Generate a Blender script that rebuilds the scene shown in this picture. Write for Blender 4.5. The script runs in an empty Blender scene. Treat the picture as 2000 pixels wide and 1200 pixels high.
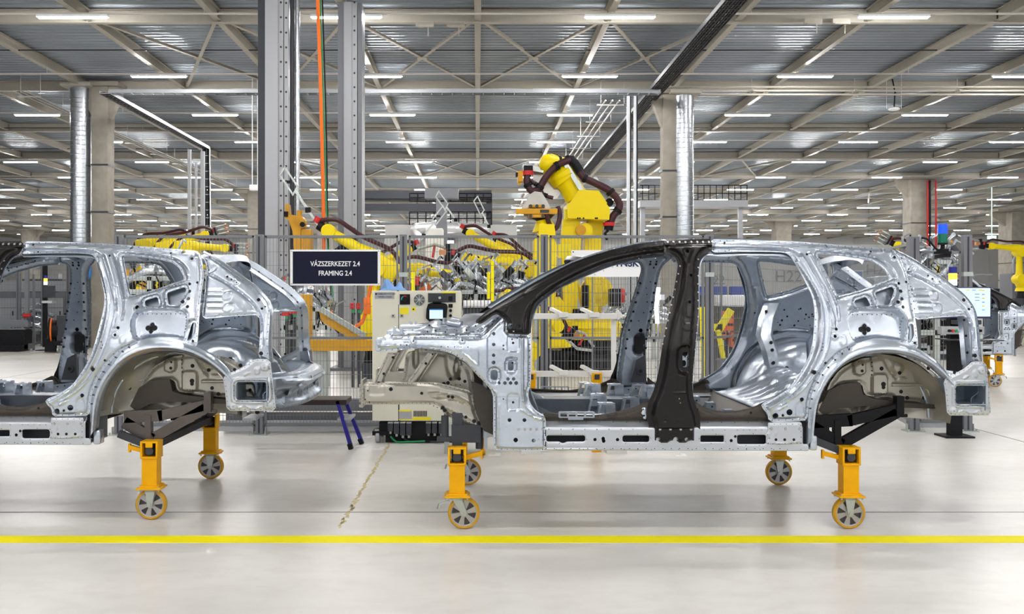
import bpy, bmesh, math, random
import numpy as np
from mathutils import Vector, Matrix, Euler
random.seed(7); RNG = np.random.default_rng(5)
SC = bpy.context.scene; COL = SC.collection
PI = math.pi
# ---------------------------------------------------------------- camera, world, exposure
EYE = 1.58; FPX = 1960.0; VX, VY = 933.0, 578.0
cam = bpy.data.cameras.new('camera'); cam_o = bpy.data.objects.new('camera', cam); COL.objects.link(cam_o)
cam_o.location = (0, 0, EYE)
cam_o.rotation_euler = (PI/2, 0, 0)
cam.sensor_width = 36; cam.lens = FPX*36/2000
cam.shift_x = (1000-VX)/2000; cam.shift_y = -(600-VY)/2000
cam.clip_start = .1; cam.clip_end = 400
SC.camera = cam_o
W = bpy.data.worlds.new('world'); SC.world = W; W.use_nodes = True
W.node_tree.nodes['Background'].inputs[0].default_value = (.93, .96, 1, 1)
W.node_tree.nodes['Background'].inputs[1].default_value = .34
SC.view_settings.view_transform = 'Standard'; SC.view_settings.look = 'None'
SC.view_settings.gamma = 1; SC.view_settings.use_curve_mapping = False
SC.view_settings.exposure = 1.3
SC.cycles.use_denoising = True
SC.cycles.max_bounces = 6; SC.cycles.diffuse_bounces = 3; SC.cycles.glossy_bounces = 4
SC.cycles.sample_clamp_indirect = 6
LAMP_POWER = 135.0

# ---------------------------------------------------------------- materials
def mat(name, col, rough=.5, metal=0., emit=0., noise=0., nscale=8., bump=0., bscale=40., coat=0., stretch=None, col2=None, spec=None):
    m = bpy.data.materials.new(name); m.use_nodes = True
    nt = m.node_tree; b = nt.nodes['Principled BSDF']
    c = tuple(col)+(1,)
    b.inputs['Base Color'].default_value = c; b.inputs['Roughness'].default_value = rough
    b.inputs['Specular IOR Level'].default_value = spec if spec is not None else (.5 if metal > .3 else .3); b.inputs['Metallic'].default_value = metal; b.inputs['Coat Weight'].default_value = coat
    if emit: b.inputs['Emission Color'].default_value = c; b.inputs['Emission Strength'].default_value = emit
    if noise or bump:
        tc = nt.nodes.new('ShaderNodeTexCoord'); mp = nt.nodes.new('ShaderNodeMapping')
        if stretch: mp.inputs['Scale'].default_value = stretch
        nt.links.new(tc.outputs['Object'], mp.inputs[0])
    if noise:
        n = nt.nodes.new('ShaderNodeTexNoise'); n.inputs['Scale'].default_value = nscale; n.inputs['Detail'].default_value = 6
        r = nt.nodes.new('ShaderNodeMapRange'); r.inputs[1].default_value = .3; r.inputs[2].default_value = .7
        x = nt.nodes.new('ShaderNodeMix'); x.data_type = 'RGBA'
        c2 = col2 or tuple(v*(1-noise) for v in col)
        x.inputs[6].default_value = c; x.inputs[7].default_value = tuple(c2)+(1,)
        nt.links.new(mp.outputs[0], n.inputs[0]); nt.links.new(n.outputs[0], r.inputs[0]); nt.links.new(r.outputs[0], x.inputs[0])
        nt.links.new(x.outputs[2], b.inputs['Base Color'])
    if bump:
        n = nt.nodes.new('ShaderNodeTexNoise'); n.inputs['Scale'].default_value = bscale; n.inputs['Detail'].default_value = 2
        u = nt.nodes.new('ShaderNodeBump'); u.inputs['Strength'].default_value = bump; u.inputs['Distance'].default_value = .01
        nt.links.new(mp.outputs[0], n.inputs[0]); nt.links.new(n.outputs[0], u.inputs['Height']); nt.links.new(u.outputs[0], b.inputs['Normal'])
    return m
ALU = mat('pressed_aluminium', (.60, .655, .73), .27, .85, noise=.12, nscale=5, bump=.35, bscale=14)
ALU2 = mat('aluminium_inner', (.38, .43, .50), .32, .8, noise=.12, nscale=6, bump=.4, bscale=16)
BEIGE = mat('coated_steel', (.47, .445, .38), .34, .6, noise=.22, nscale=4, bump=.5, bscale=9)
DARK = mat('press_hardened_steel', (.010, .008, .0075), .30, .25, spec=.4, noise=.25, nscale=7, bump=.15, bscale=20)
SILL = mat('extruded_aluminium', (.56, .59, .62), .33, .75, noise=.08, nscale=3)
BROWN = mat('brown_steel', (.06, .05, .04), .42, .5, noise=.2)
STEELD = mat('dark_galvanised', (.16, .18, .21), .35, .7, noise=.2)
HOLE = mat('hole_black', (.006, .006, .007), .6)
BOLT = mat('bolt_zinc', (.45, .43, .42), .35, .8)
YEL = mat('yellow_trolley_paint', (.86, .42, .0), .45, spec=.2, noise=.12, nscale=10)
RYEL = mat('yellow_machine_paint', (.86, .66, .0), .38, spec=.25)
OYEL = mat('orange_yellow_paint', (.66, .33, .012), .42, noise=.12, nscale=6)
TYRE = mat('polyurethane_tyre', (.62, .33, .02), .45, noise=.2)
HUB = mat('cast_aluminium_hub', (.42, .40, .40), .42, .6)
HUBD = mat('hub_pocket', (.09, .085, .09), .6, .3)
ZINC = mat('zinc_plated', (.52, .56, .53), .38, .65, noise=.15)
BLACK = mat('black_paint', (.006, .006, .008), .5, spec=.2)
GREYD = mat('dark_grey_paint', (.045, .048, .058), .45, noise=.1)
GREY = mat('grey_paint', (.19, .195, .215), .45, .2)
GREYL = mat('light_grey_paint', (.40, .41, .43), .45, .2)
WIRE = mat('fence_wire', (.20, .21, .22), .45, .3)
CREAM = mat('cream_paint', (.74, .72, .60), .5)
WHITE = mat('white_paint', (.80, .79, .75), .45)
WHITER = mat('pure_white', (.9, .9, .9), .4)
NAVY = mat('navy_sign', (.008, .010, .028), .55, spec=.15)
CONC = mat('concrete', (.36, .33, .28), .8, noise=.25, nscale=3)
GALV = mat('galvanised_duct', (.56, .60, .64), .26, .85, noise=.15, nscale=9, bump=.3, bscale=20)
DECK = mat('roof_deck', (.36, .41, .46), .38, .6, noise=.35, nscale=.35, stretch=(1, .25, 1))
BEAM = mat('beam_paint', (.46, .43, .365), .55, noise=.08)
PIPE = mat('conduit_steel', (.5, .49, .46), .4, .5)
BLUE = mat('blue_paint', (.022, .02, .25), .4)
BLUEB = mat('sign_blue', (.02, .22, .62), .45)
BLUEC = mat('blue_cloth', (.22, .40, .72), .8)
RED = mat('red_paint', (.55, .02, .02), .4)
GREEN = mat('green_plastic', (.02, .30, .10), .4)
ORNG = mat('orange_cable', (.85, .16, .01), .45)
HOSE = mat('maroon_hose', (.055, .016, .022), .38)
LAMP = mat('lamp_diffuser', (1, .98, .97), .5, emit=LAMP_POWER)
GLOWW = mat('lit_white', (.9, .93, 1), .5, emit=3)
GLOWA = mat('lit_amber', (1, .45, .02), .5, emit=2.5)
SCREEN = mat('lit_screen', (.50, .72, .85), .4, emit=.30)
YLAB = mat('yellow_label', (.9, .75, .02), .6)
YLINE = mat('yellow_floor_tape', (1, .87, 0), .6, spec=.15)
YFAD = mat('worn_yellow_line', (.72, .55, .12), .6, noise=.5, nscale=25, col2=(.6, .56, .47))
WALLM = mat('wall_panel', (.46, .46, .44), .6, noise=.05, nscale=2)
RAILW = mat('light_rail', (.62, .60, .55), .5)

def floor_mat():
    m = bpy.data.materials.new('polished_concrete'); m.use_nodes = True
    nt = m.node_tree; b = nt.nodes['Principled BSDF']; N = nt.nodes.new; L = nt.links.new
    tc = N('ShaderNodeTexCoord')
    def noise(sc, scale, det=5):
        mp = N('ShaderNodeMapping'); mp.inputs['Scale'].default_value = sc
        L(tc.outputs['Object'], mp.inputs[0]); n = N('ShaderNodeTexNoise'); n.inputs['Scale'].default_value = scale; n.inputs['Detail'].default_value = det
        L(mp.outputs[0], n.inputs[0]); return n
    def rng(n, a, c, lo=0, hi=1):
        r = N('ShaderNodeMapRange'); r.inputs[1].default_value = a; r.inputs[2].default_value = c; r.inputs[3].default_value = lo; r.inputs[4].default_value = hi
        L(n.outputs[0], r.inputs[0]); return r
    n1 = rng(noise((.6, 1.5, 1), .9), .40, .75); n2 = rng(noise((1, 1.4, 1), 6), .45, .8)
    x1 = N('ShaderNodeMix'); x1.data_type = 'RGBA'; x1.inputs[6].default_value = (.74, .715, .67, 1); x1.inputs[7].default_value = (.62, .595, .56, 1)
    L(n1.outputs[0], x1.inputs[0])
    x2 = N('ShaderNodeMix'); x2.data_type = 'RGBA'; x2.inputs[7].default_value = (.58, .54, .49, 1)
    m2 = N('ShaderNodeMath'); m2.operation = 'MULTIPLY'; m2.inputs[1].default_value = .5
    L(n2.outputs[0], m2.inputs[0]); L(m2.outputs[0], x2.inputs[0]); L(x1.outputs[2], x2.inputs[6]); L(x2.outputs[2], b.inputs['Base Color'])
    r = rng(noise((.35, 1.6, 1), 1.6), .3, .75, .29, .37); L(r.outputs[0], b.inputs['Roughness'])
    b.inputs['Specular IOR Level'].default_value = .6
    return m
FLOORM = floor_mat()

# ---------------------------------------------------------------- helpers
def P(px, py, Y): return Vector(((px-VX)*Y/FPX, Y, EYE+(VY-py)*Y/FPX))
def S(Y): return Y/FPX
def link(name, me, parent=None, loc=None):
    o = bpy.data.objects.new(name, me); COL.objects.link(o)
    if parent is not None: o.parent = parent
    if loc is not None: o.location = loc
    return o
def thing(name, label, cat, loc=(0, 0, 0), rz=0, group=None):
    o = bpy.data.objects.new(name, None); COL.objects.link(o); o.empty_display_size = .1
    o.location = loc; o.rotation_euler = (0, 0, rz); o['label'] = label; o['category'] = cat
    if group: o['group'] = group
    return o
def tag(o, label, cat, group=None, kind=None):
    o['label'] = label; o['category'] = cat
    if group: o['group'] = group
    if kind: o['kind'] = kind
    return o
def struct(o): o['kind'] = 'structure'; return o
def copy_tree(o, parent=None):
    c = o.copy(); COL.objects.link(c)
    if parent is not None: c.parent = parent; c.matrix_parent_inverse = o.matrix_parent_inverse.copy()
    for ch in list(o.children): copy_tree(ch, c)
    return c
class MB:
    """collects shapes into one mesh; materials by slot"""
    def __init__(s): s.v = []; s.f = []; s.m = []; s.cur = 0
    def add(s, vs, fs, mi=None):
        b = len(s.v); s.v += [tuple(v) for v in vs]; s.f += [tuple(i+b for i in f) for f in fs]; s.m += [s.cur if mi is None else mi]*len(fs); return s
    def box(s, c, d, rot=None, mi=None, bev=0.):
        c = Vector(c); hx, hy, hz = d[0]/2, d[1]/2, d[2]/2
        R = rot if rot is not None else Matrix.Identity(3)
        if bev <= 0:
            vs = [Vector((x*hx, y*hy, z*hz)) for x in (-1, 1) for y in (-1, 1) for z in (-1, 1)]
            fs = [(0, 1, 3, 2), (4, 6, 7, 5), (0, 4, 5, 1), (2, 3, 7, 6), (0, 2, 6, 4), (1, 5, 7, 3)]
            return s.add([c+R@v for v in vs], fs, mi)
        bm = bmesh.new(); bmesh.ops.create_cube(bm, size=1)
        for v in bm.verts: v.co = Vector((v.co.x*d[0], v.co.y*d[1], v.co.z*d[2]))
        bmesh.ops.bevel(bm, geom=bm.edges[:], offset=bev, segments=2, affect='EDGES', profile=.5)
        bm.verts.index_update()
        s.add([c+R@v.co for v in bm.verts], [tuple(v.index for v in f.verts) for f in bm.faces], mi); bm.free(); return s
    def beam(s, a, b, w, h, mi=None, up=(0, 0, 1)):
        a = Vector(a); b = Vector(b); d = b-a; L = d.length; x = d.normalized(); u = Vector(up)
        if abs(x.dot(u)) > .98: u = Vector((0, 1, 0))
        y = u.cross(x).normalized(); z = x.cross(y)
        return s.box((a+b)/2, (L, w, h), Matrix((x, y, z)).transposed(), mi)
    def cyl(s, a, b, r, r2=None, n=20, mi=None, caps=True):
        a = Vector(a); b = Vector(b); r2 = r if r2 is None else r2
        x = (b-a).normalized(); u = Vector((0, 0, 1)) if abs(x.z) < .9 else Vector((1, 0, 0))
        y = x.cross(u).normalized(); z = x.cross(y)
        vs = []
        for c, rr in ((a, r), (b, r2)):
            for i in range(n):
                t = 2*PI*i/n; vs.append(c+(y*math.cos(t)+z*math.sin(t))*rr)
        fs = [(i, (i+1) % n, n+(i+1) % n, n+i) for i in range(n)]
        if caps: fs += [tuple(range(n-1, -1, -1)), tuple(range(n, 2*n))]
        return s.add(vs, fs, mi)
    def lathe(s, c, ax, prof, n=28, mi=None):
        """prof: (radius, along axis)"""
        c = Vector(c); x = Vector(ax).normalized(); u = Vector((0, 0, 1)) if abs(x.z) < .9 else Vector((1, 0, 0))
        y = x.cross(u).normalized(); z = x.cross(y); vs = []; fs = []
        for r, h in prof:
            for i in range(n):
                t = 2*PI*i/n; vs.append(c+x*h+(y*math.cos(t)+z*math.sin(t))*max(r, .0004))
        for k in range(len(prof)-1):
            for i in range(n):
                fs.append((k*n+i, k*n+(i+1) % n, (k+1)*n+(i+1) % n, (k+1)*n+i))
        return s.add(vs, fs, mi)
    def tube(s, pts, r, n=10, mi=None, smooth=0, rs=None):
        pts = [Vector(p) for p in pts]
        if smooth: pts, rs = crom(pts, smooth, rs)
        vs = []; fs = []; prev = None
        for i, p in enumerate(pts):
            t = (pts[min(i+1, len(pts)-1)]-pts[max(i-1, 0)]).normalized()
            if prev is None: u = Vector((0, 0, 1)) if abs(t.z) < .9 else Vector((1, 0, 0)); y = t.cross(u).normalized()
            else: y = (prev-t*prev.dot(t)).normalized()
            prev = y; z = t.cross(y); rr = r if rs is None else rs[i]
            for k in range(n):
                a = 2*PI*k/n; vs.append(p+(y*math.cos(a)+z*math.sin(a))*rr)
        for i in range(len(pts)-1):
            for k in range(n): fs.append((i*n+k, i*n+(k+1) % n, (i+1)*n+(k+1) % n, (i+1)*n+k))
        fs += [tuple(range(n-1, -1, -1)), tuple(range((len(pts)-1)*n, len(pts)*n))]
        return s.add(vs, fs, mi)
    def prism(s, pts, y0, y1, mi=None, ax='y'):
        """outline (a,b) extruded; ax y: (x,z) ; ax x: (y,z); ax z: (x,y)"""
        def f(p, h): return (p[0], h, p[1]) if ax == 'y' else ((h, p[0], p[1]) if ax == 'x' else (p[0], p[1], h))
        n = len(pts)
        return s.add([f(p, y0) for p in pts]+[f(p, y1) for p in pts], [tuple(range(n)), tuple(range(2*n-1, n-1, -1))]+[(i, n+i, n+(i+1) % n, (i+1) % n) for i in range(n)], mi)
    def sphere(s, c, r, n=16, mi=None, sc=(1, 1, 1)):
        pr = [(math.sin(PI*k/10), -math.cos(PI*k/10)) for k in range(11)]
        b = len(s.v); s.lathe((0, 0, 0), (0, 0, 1), [(a*r, h*r) for a, h in pr], n, mi)
        for i in range(b, len(s.v)): v = s.v[i]; s.v[i] = (c[0]+v[0]*sc[0], c[1]+v[1]*sc[1], c[2]+v[2]*sc[2])
        return s
    def mesh(s, name, mats, smooth=35):
        me = bpy.data.meshes.new(name); me.from_pydata(s.v, [], s.f)
        for m in (mats if isinstance(mats, (list, tuple)) else [mats]): me.materials.append(m)
        me.polygons.foreach_set('material_index', s.m)
        bm = bmesh.new(); bm.from_mesh(me); bmesh.ops.recalc_face_normals(bm, faces=bm.faces[:]); bm.to_mesh(me); bm.free()
        if smooth: me.shade_smooth(); me.set_sharp_from_angle(angle=math.radians(smooth))
        me.update(); return me
    def obj(s, name, mats, parent=None, loc=None, smooth=35): return link(name, s.mesh(name, mats, smooth), parent, loc)
def crom(pts, k, rs=None):
    out = []; ro = [] if rs else None; n = len(pts)
    for i in range(n-1):
        p0, p1, p2, p3 = pts[max(i-1, 0)], pts[i], pts[i+1], pts[min(i+2, n-1)]
        for j in range(k):
            t = j/k; t2 = t*t; t3 = t2*t
            out.append(.5*((2*p1)+(p2-p0)*t+(2*p0-5*p1+4*p2-p3)*t2+(3*p1-p0-3*p2+p3)*t3))
            if rs: ro.append(rs[i]*(1-t)+rs[i+1]*t)
    out.append(pts[-1])
    if rs: ro.append(rs[-1])
    return out, ro
def text(name, s, size, m, parent, loc, rot=(PI/2, 0, 0), bold=0.0, align='CENTER', sx=1.):
    c = bpy.data.curves.new(name, 'FONT'); c.body = s; c.size = size; c.align_x = align; c.align_y = 'CENTER'; c.extrude = .0015; c.offset = bold
    c.materials.append(m); o = bpy.data.objects.new(name, c); COL.objects.link(o); o.location = loc; o.rotation_euler = rot; o.scale = (sx, 1, 1)
    bpy.context.view_layer.update(); dg = bpy.context.evaluated_depsgraph_get(); me = bpy.data.meshes.new_from_object(o.evaluated_get(dg)); me.name = name
    bpy.data.objects.remove(o); o = link(name, me, parent, loc); o.rotation_euler = rot; o.scale = (sx, 1, 1)
    return o
# ---------------------------------------------------------------- the hall
ZB = EYE+6.3; ZD = EYE+6.62
X0, X1, Y0, Y1 = -66, 66, -14, 112
mb = MB(); mb.add([(X0, Y0, 0), (X1, Y0, 0), (X1, Y1, 0), (X0, Y1, 0)], [(0, 1, 2, 3)])
floor = struct(mb.obj('floor', FLOORM))
# saw-cut joints in the slab
mb = MB()
for yj in (7.32, 19.3, 27.3, 35.3): mb.box((0, yj, .0006), (150, .011, .0012))
mb.box((5.9, 20, .0006), (.012, 60, .0012)); mb.box((-9.1, 26, .0006), (.012, 30, .0012))
mb.obj('floor_joint', mat('joint_filler', (.13, .11, .10), .8), floor)
# corrugated roof deck
mb = MB(); pitch = .28; n = int((Y1-Y0)/pitch); vs = []; fs = []
for i in range(n):
    y = Y0+i*pitch
    for dy, dz in ((0, 0), (.10, 0), (.14, .09), (.24, .09)): vs += [(X0, y+dy, ZD+dz), (X1, y+dy, ZD+dz)]
for i in range(len(vs)//2-1): fs.append((2*i, 2*i+1, 2*i+3, 2*i+2))
mb.add(vs, fs); ceiling = struct(mb.obj('ceiling', DECK, smooth=0))
def ibeam(a, b, w, h, mb):   # hangs below the deck, bottom at z
    a = Vector(a); b = Vector(b)
    mb.beam(a+Vector((0, 0, .008)), b+Vector((0, 0, .008)), w, .016); mb.beam(a+Vector((0, 0, h/2)), b+Vector((0, 0, h/2)), .012, h-.034); mb.beam(a+Vector((0, 0, h-.008)), b+Vector((0, 0, h-.008)), w, .016)
YB = [23.2+7.68*k for k in range(-4, 12)]
for y in YB:
    mb = MB(); ibeam((X0, y, ZB), (X1, y, ZB), .17, .31, mb)
    for k in range(-21, 22): mb.box((3*k, y, ZB+.155), (.012, .15, .28))
    mb.obj('roof_beam', BEAM, ceiling, smooth=0)
for k in range(-21, 22):
    mb = MB(); ibeam((3*k, Y0, ZB+.045), (3*k, Y1, ZB+.045), .15, .26, mb); mb.obj('purlin', BEAM, ceiling, smooth=0)
def braces(ya, yb, ks):
    for k in ks:
        mb = MB()
        for a, b in (((3*k+.1, ya+.15), (3*k+2.9, yb-.15)), ((3*k+2.9, ya+.15), (3*k+.1, yb-.15))):
            mb.beam((a[0], a[1], ZB+.1), (b[0], b[1], ZB+.1), .09, .012); mb.beam((a[0], a[1], ZB+.14), (b[0], b[1], ZB+.14), .012, .08)
        mb.box((3*k+1.5, (ya+yb)/2, ZB+.09), (.25, .25, .012))
        mb.obj('cross_brace', BEAM, ceiling, smooth=0)
braces(YB[4], YB[5], range(-3, 2)); braces(YB[7], YB[8], (-4, -3, -2, -1, 0, 1, 4)); braces(YB[9], YB[10], (3, 4, 5, 8, 9))
# walls
mb = MB(); mb.box((0, Y1+.1, 4), (132, .2, 9))
for k in range(-21, 22): mb.box((3*k, Y1-.02, 4), (.05, .05, 9))
struct(mb.obj('wall_back', WALLM, smooth=0))
for nm, x in (('wall_left', X0-.1), ('wall_right', X1+.1)):
    mb = MB(); mb.box((x, 62, 4), (.2, 99, 9)); struct(mb.obj(nm, WALLM, smooth=0))
# panelled production office wall on the right behind the cell
yw = 40; mb = MB(); a = P(1180, 470, yw); b = P(1792, 470, yw); hz = 3.62
mb.box(((a.x+b.x)/2, yw, hz/2), (b.x-a.x, .15, hz))
for i in range(14): mb.box((a.x+(b.x-a.x)*(i+.5)/14, yw-.085, hz/2), (.04, .02, hz))
w_mid = struct(mb.obj('wall_middle', WALLM, smooth=0))
text('lettering', 'H22', .62, GREY, w_mid, P(1540, 541, yw-.12)); text('lettering', 'H22', .5, GREY, w_mid, P(1395, 548, yw-.12)); text('lettering', 'H22', .6, GREY, w_mid, P(1716, 528, yw-.12))
# low plant room wall in the middle with its cupboard doors
yw = 37; a = P(752, 440, yw); b = P(1010, 440, yw); mb = MB(); mb.box(((a.x+b.x)/2, yw, a.z/2), (b.x-a.x, .2, a.z))
w2 = struct(mb.obj('wall_front', WALLM, smooth=0))
mb = MB(); p = P(900, 520, yw-.14)
for i in range(5): q = P(872+i*27, 510, yw-.18); mb.box((q.x, q.y, 1.7), (.48, .12, 2.6))
mb.obj('door_panel', GREY, w2, smooth=0)
# ---------------------------------------------------------------- ceiling lamps and their rails
ORD = ['first', 'second', 'third', 'fourth', 'fifth', 'sixth', 'seventh', 'eighth', 'ninth', 'tenth', 'eleventh', 'twelfth', 'thirteenth', 'fourteenth', 'fifteenth', 'sixteenth', 'seventeenth', 'eighteenth', 'nineteenth']
mbh = MB(); mbh.box((0, 0, .035), (1.56, .13, .05)); mh = mbh.mesh('lamp_housing', WHITER, 0)
mbd = MB(); mbd.box((0, 0, 0), (1.48, .062, .03)); md = mbd.mesh('lamp_diffuser', LAMP, 0)
ZL = EYE+6.1
rowY = [22.0+5.96*k for k in range(-6, 14)]
for ri, y in enumerate(rowY):
    k = ri-6; hid = k < 0
    where = ('overhead, before the %s visible rail' % 'first') if hid else ('%s from the camera' % ORD[k])
    lab_r = 'slim pale light rail hanging under the roof, %s' % ('above the floor before the cars' if hid else where)
    half = 36 if k < 6 else 60
    mb = MB(); mb.box((0, y, ZL+.085), (2*half, .05, .035))
    for j in range(-int(half/6), int(half/6)+1): mb.cyl((6*j, y, ZL+.1), (6*j, y, ZD), .008, n=5)
    tag(mb.obj('light_rail', RAILW, smooth=0), lab_r, 'light rail', 'light rails under the roof')
    for j in range(-12, 13):
        x = -2.88+6*j
        if hid:
            if abs(x) > 22: continue
        else:
            px = VX+x*FPX/y
            if px < -60 or px > 2060: continue
        h = link('ceiling_lamp', mh, None, (x, y, ZL+.0)); tag(h, 'glowing white linear lamp on the light rail, %s' % (where if not hid else 'in the rows above the walkway'), 'ceiling lamp', 'linear lamps of the %s row' % ('overhead' if hid else ORD[k]))
        d = link('diffuser', md, h)
# ---------------------------------------------------------------- concrete columns and ducts
def column(px, Y, w, top, label, pipes=False, duct=None, dlabel=None):
    c = P(px, 500, Y); z1 = P(px, top, Y).z
    mb = MB(); mb.box((c.x, Y, z1/2), (w, w*1.15, z1), bev=.03)
    mb.prism([(c.x-w*.5, z1-.95), (c.x+w*.5, z1-.95), (c.x+w*1.15, z1-.25), (c.x+w*1.15, z1), (c.x-w*1.15, z1), (c.x-w*1.15, z1-.25)], Y-.16, Y+.16)
    mb.box((c.x, Y, z1+.06), (w*2.4, w*1.6, .12))
    for z in (z1*.36, z1*.52, z1*.7): mb.box((c.x, Y, z), (w+.03, w*1.15+.03, .05), mi=1)
    o = struct(mb.obj('concrete_column', [CONC, GREYD]))
    if pipes:
        for dx, m, r in ((.18, RED, .045), (.30, BLACK, .06), (.62, RED, .05)):
            mb = MB(); mb.cyl((c.x+w/2*.6+dx-.1, Y-w*.62-.06, .3), (c.x+w/2*.6+dx-.1, Y-w*.62-.06, z1-.1), r, n=10); mb.obj('pipe', m, o)
    if duct is not None:
        d = P(duct, 500, Y-.05); mb = MB(); prof = []; z = 0; k = 0; r = .30
        while z < z1-.35: prof += [(r, z), (r, z+.1), (r+.008, z+.108), (r+.008, z+.118), (r, z+.125)]; z += .14
        mb.lathe((d.x, Y-.05, 0), (0, 0, 1), prof, 36)
        mb.cyl((d.x, Y-.05, z1-.35), (d.x, Y-.05, z1), r*1.04, n=36); mb.box((d.x, Y-.05, z1+.02), (.9, .9, .1), mi=1)
        tag(mb.obj('spiral_duct', [GALV, BEAM]), dlabel, 'duct')
column(201, 30.5, .50, 172, '', duct=158, dlabel='galvanised spiral duct standing against the left concrete column')
column(1306, 29.2, .42, 186, '', duct=1334, dlabel='galvanised spiral duct beside the concrete column above the dark roof joint')
column(1788, 54, .95, 352, '', pipes=True)
column(1526, 86, 1.3, 428, ''); column(1985, 70, 1.6, 415, ''); column(502, 62, .95, 372, ''); column(636, 86, 1.2, 440, ''); column(1240, 86, 1.1, 430, ''); column(60, 98, 1.2, 446, '')
# ---------------------------------------------------------------- cable trays
def tray(pts, w, label, ladder=True, h=.1, m=GREYD):
    mb = MB()
    for a, b in zip(pts[:-1], pts[1:]):
        a = Vector(a); b = Vector(b); d = (b-a).normalized(); u = Vector((0, 0, 1)) if abs(d.z) < .9 else Vector((0, 1, 0)); s = d.cross(u).normalized()
        for sg in (-1, 1): mb.beam(a+s*sg*w/2, b+s*sg*w/2, .012, h, up=u)
        L = (b-a).length; n = max(2, int(L/.28))
        for i in range(n+1): q = a+(b-a)*i/n-u*h*.3; mb.beam(q-s*w/2, q+s*w/2, .03, .02, up=u)
        if ladder:
            for k in range(6): off = (-.38+.15*k)*w; mb.tube([a+s*off-u*.02, b+s*off-u*.02], .018+.006*(k % 3), 6, mi=1)
    n = max(2, int((Vector(pts[-1])-Vector(pts[0])).length/3))
    return tag(mb.obj('cable_tray', [m, BLACK], smooth=0), label, 'cable tray')
zt = EYE+5.6
TR = mat('galvanised_tray', (.42, .44, .46), .32, .8)
tray([(-10.1, 27.6, zt), (5.0, 27.6, zt)], .34, 'long galvanised cable tray running left to right under the roof', ladder=False, m=TR)
tray([(4.95, 8.0, zt+.1), (4.95, 48, zt+.1)], .42, 'dark cable ladder full of black cables coming toward the camera')
tray([(-10.25, 27.6, zt), (-10.3, 38, zt), (-10.3, 38.2, 1.9)], .3, 'cable tray running back from the left column and dropping down', m=TR)
mb = MB()   # bright sheet cover in the middle of the long tray
for xx in (-6.3, -1.0, 1.9): mb.box((xx+.9, 27.38, zt), (2.6, .02, .11))
tag(mb.obj('tray_cover', TR, smooth=0), 'smooth shiny cover plates along the side of the long cable tray', 'tray cover')
def pipes(x0, px, Ya, Yb, z, n, sp, label, r=.025, m=PIPE):
    mb = MB()
    for i in range(n): mb.tube([(x0+i*sp, Ya, z), (x0+i*sp, Yb, z)], r, 7)
    y = Ya+.5
    while y < Yb: mb.box((x0+(n-1)*sp/2, y, z-.04), (n*sp+.2, .04, .03)); mb.cyl((x0-.08, y, z), (x0-.08, y, ZB+.04), .008, n=5); mb.cyl((x0+n*sp, y, z), (x0+n*sp, y, ZB+.04), .008, n=5); y += 2.9
    tag(mb.obj('pipe_run', m), label, 'pipes')
pipes(3.7, 0, 29, 42, zt+.05, 3, .2, 'three parallel steel conduits running back above the tall robot')
pipes(-12.9, 0, 28, 52, zt+.1, 3, .16, 'bundle of thin pipes running back past the left column')
mb = MB()
for i, z in enumerate((.0, .11, .22)): mb.tube([(5.4, 29.3, ZB-.42+z), (34, 29.3, ZB-.42+z)], .03, 7)
for x in range(8, 33, 3): mb.box((x, 29.3, ZB-.32), (.04, .35, .04)); mb.cyl((x, 29.3, ZB-.3), (x, 29.3, ZB+.04), .01, n=5)
tag(mb.obj('pipe_run', BEAM), 'cream pipes hung side to side under the roof on the right', 'pipes')
# vertical conduits
for px, Y, t, b, r, lab in ((1227, 24, 188, 480, .07, 'pale square riser dropping from the long cable tray, nearer the robot'), (1240, 24.2, 188, 480, .06, 'pale riser dropping from the long cable tray, beside the concrete column')):
    mb = MB(); p = P(px, t, Y); q = P(px, b, Y); mb.box((p.x, Y, p.z/2), (r, r, p.z)); mb.box((p.x+.055, Y+.02, (p.z+.3)/2), (.03, .04, p.z-.3), mi=1)
    tag(mb.obj('cable_riser', [TR, BLACK], smooth=0), lab, 'riser')
for px, t, w, lab in ((370, 292, .10, 'slender grey'), (383, 318, .07, 'thinnest galvanised'), (396, 296, .12, 'widest pale')):
    mb = MB(); Y = 33; p = P(px, t, Y); mb.box((p.x, Y, p.z/2), (w, w, p.z))
    mb.box((p.x, Y, .02), (.3, .3, .04)); tag(mb.obj('steel_post', GREYL, smooth=0), lab+' post standing behind the roof of the left car body', 'post')
# mezzanine with railings
mb = MB(); Y = 42
for pa, pb, y0_, y1_ in ((690, 960, 372, 388), (690, 960, 398, 412)):
    a = P(pa, y0_, Y); b = P(pb, y1_, Y); mb.box(((a.x+b.x)/2, Y+.8, (a.z+b.z)/2), (b.x-a.x, 1.6, a.z-b.z))
for px in (700, 956): a = P(px, 390, Y); mb.box((a.x, Y+1, a.z/2), (.25, .25, a.z))
mez = tag(mb.obj('mezzanine', GREYD, smooth=0), 'dark steel walkway platform high behind the yellow robots', 'platform')
mb = MB()
for ya, yb in ((378, 394), (414, 440)):
    for px in range(800, 961, 16): a = P(px, ya, Y); b = P(px, yb, Y); mb.cyl(a, b, .025, n=6)
    for yy in (ya, (ya+yb)/2, yb): mb.cyl(P(800, yy, Y), P(960, yy, Y), .025, n=6)
mb.obj('railing', BLACK, mez)
mb = MB()
for px in (815, 840, 905, 938): mb.cyl(P(px, 372, Y+1.7), P(px, 440, Y+1.7), .06, n=8)
for yy in (380, 418, 426, 434): mb.cyl(P(800, yy, Y+1.75), P(960, yy, Y+1.75), .05, n=8)
mb.obj('pipework', WHITER, mez)
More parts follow.
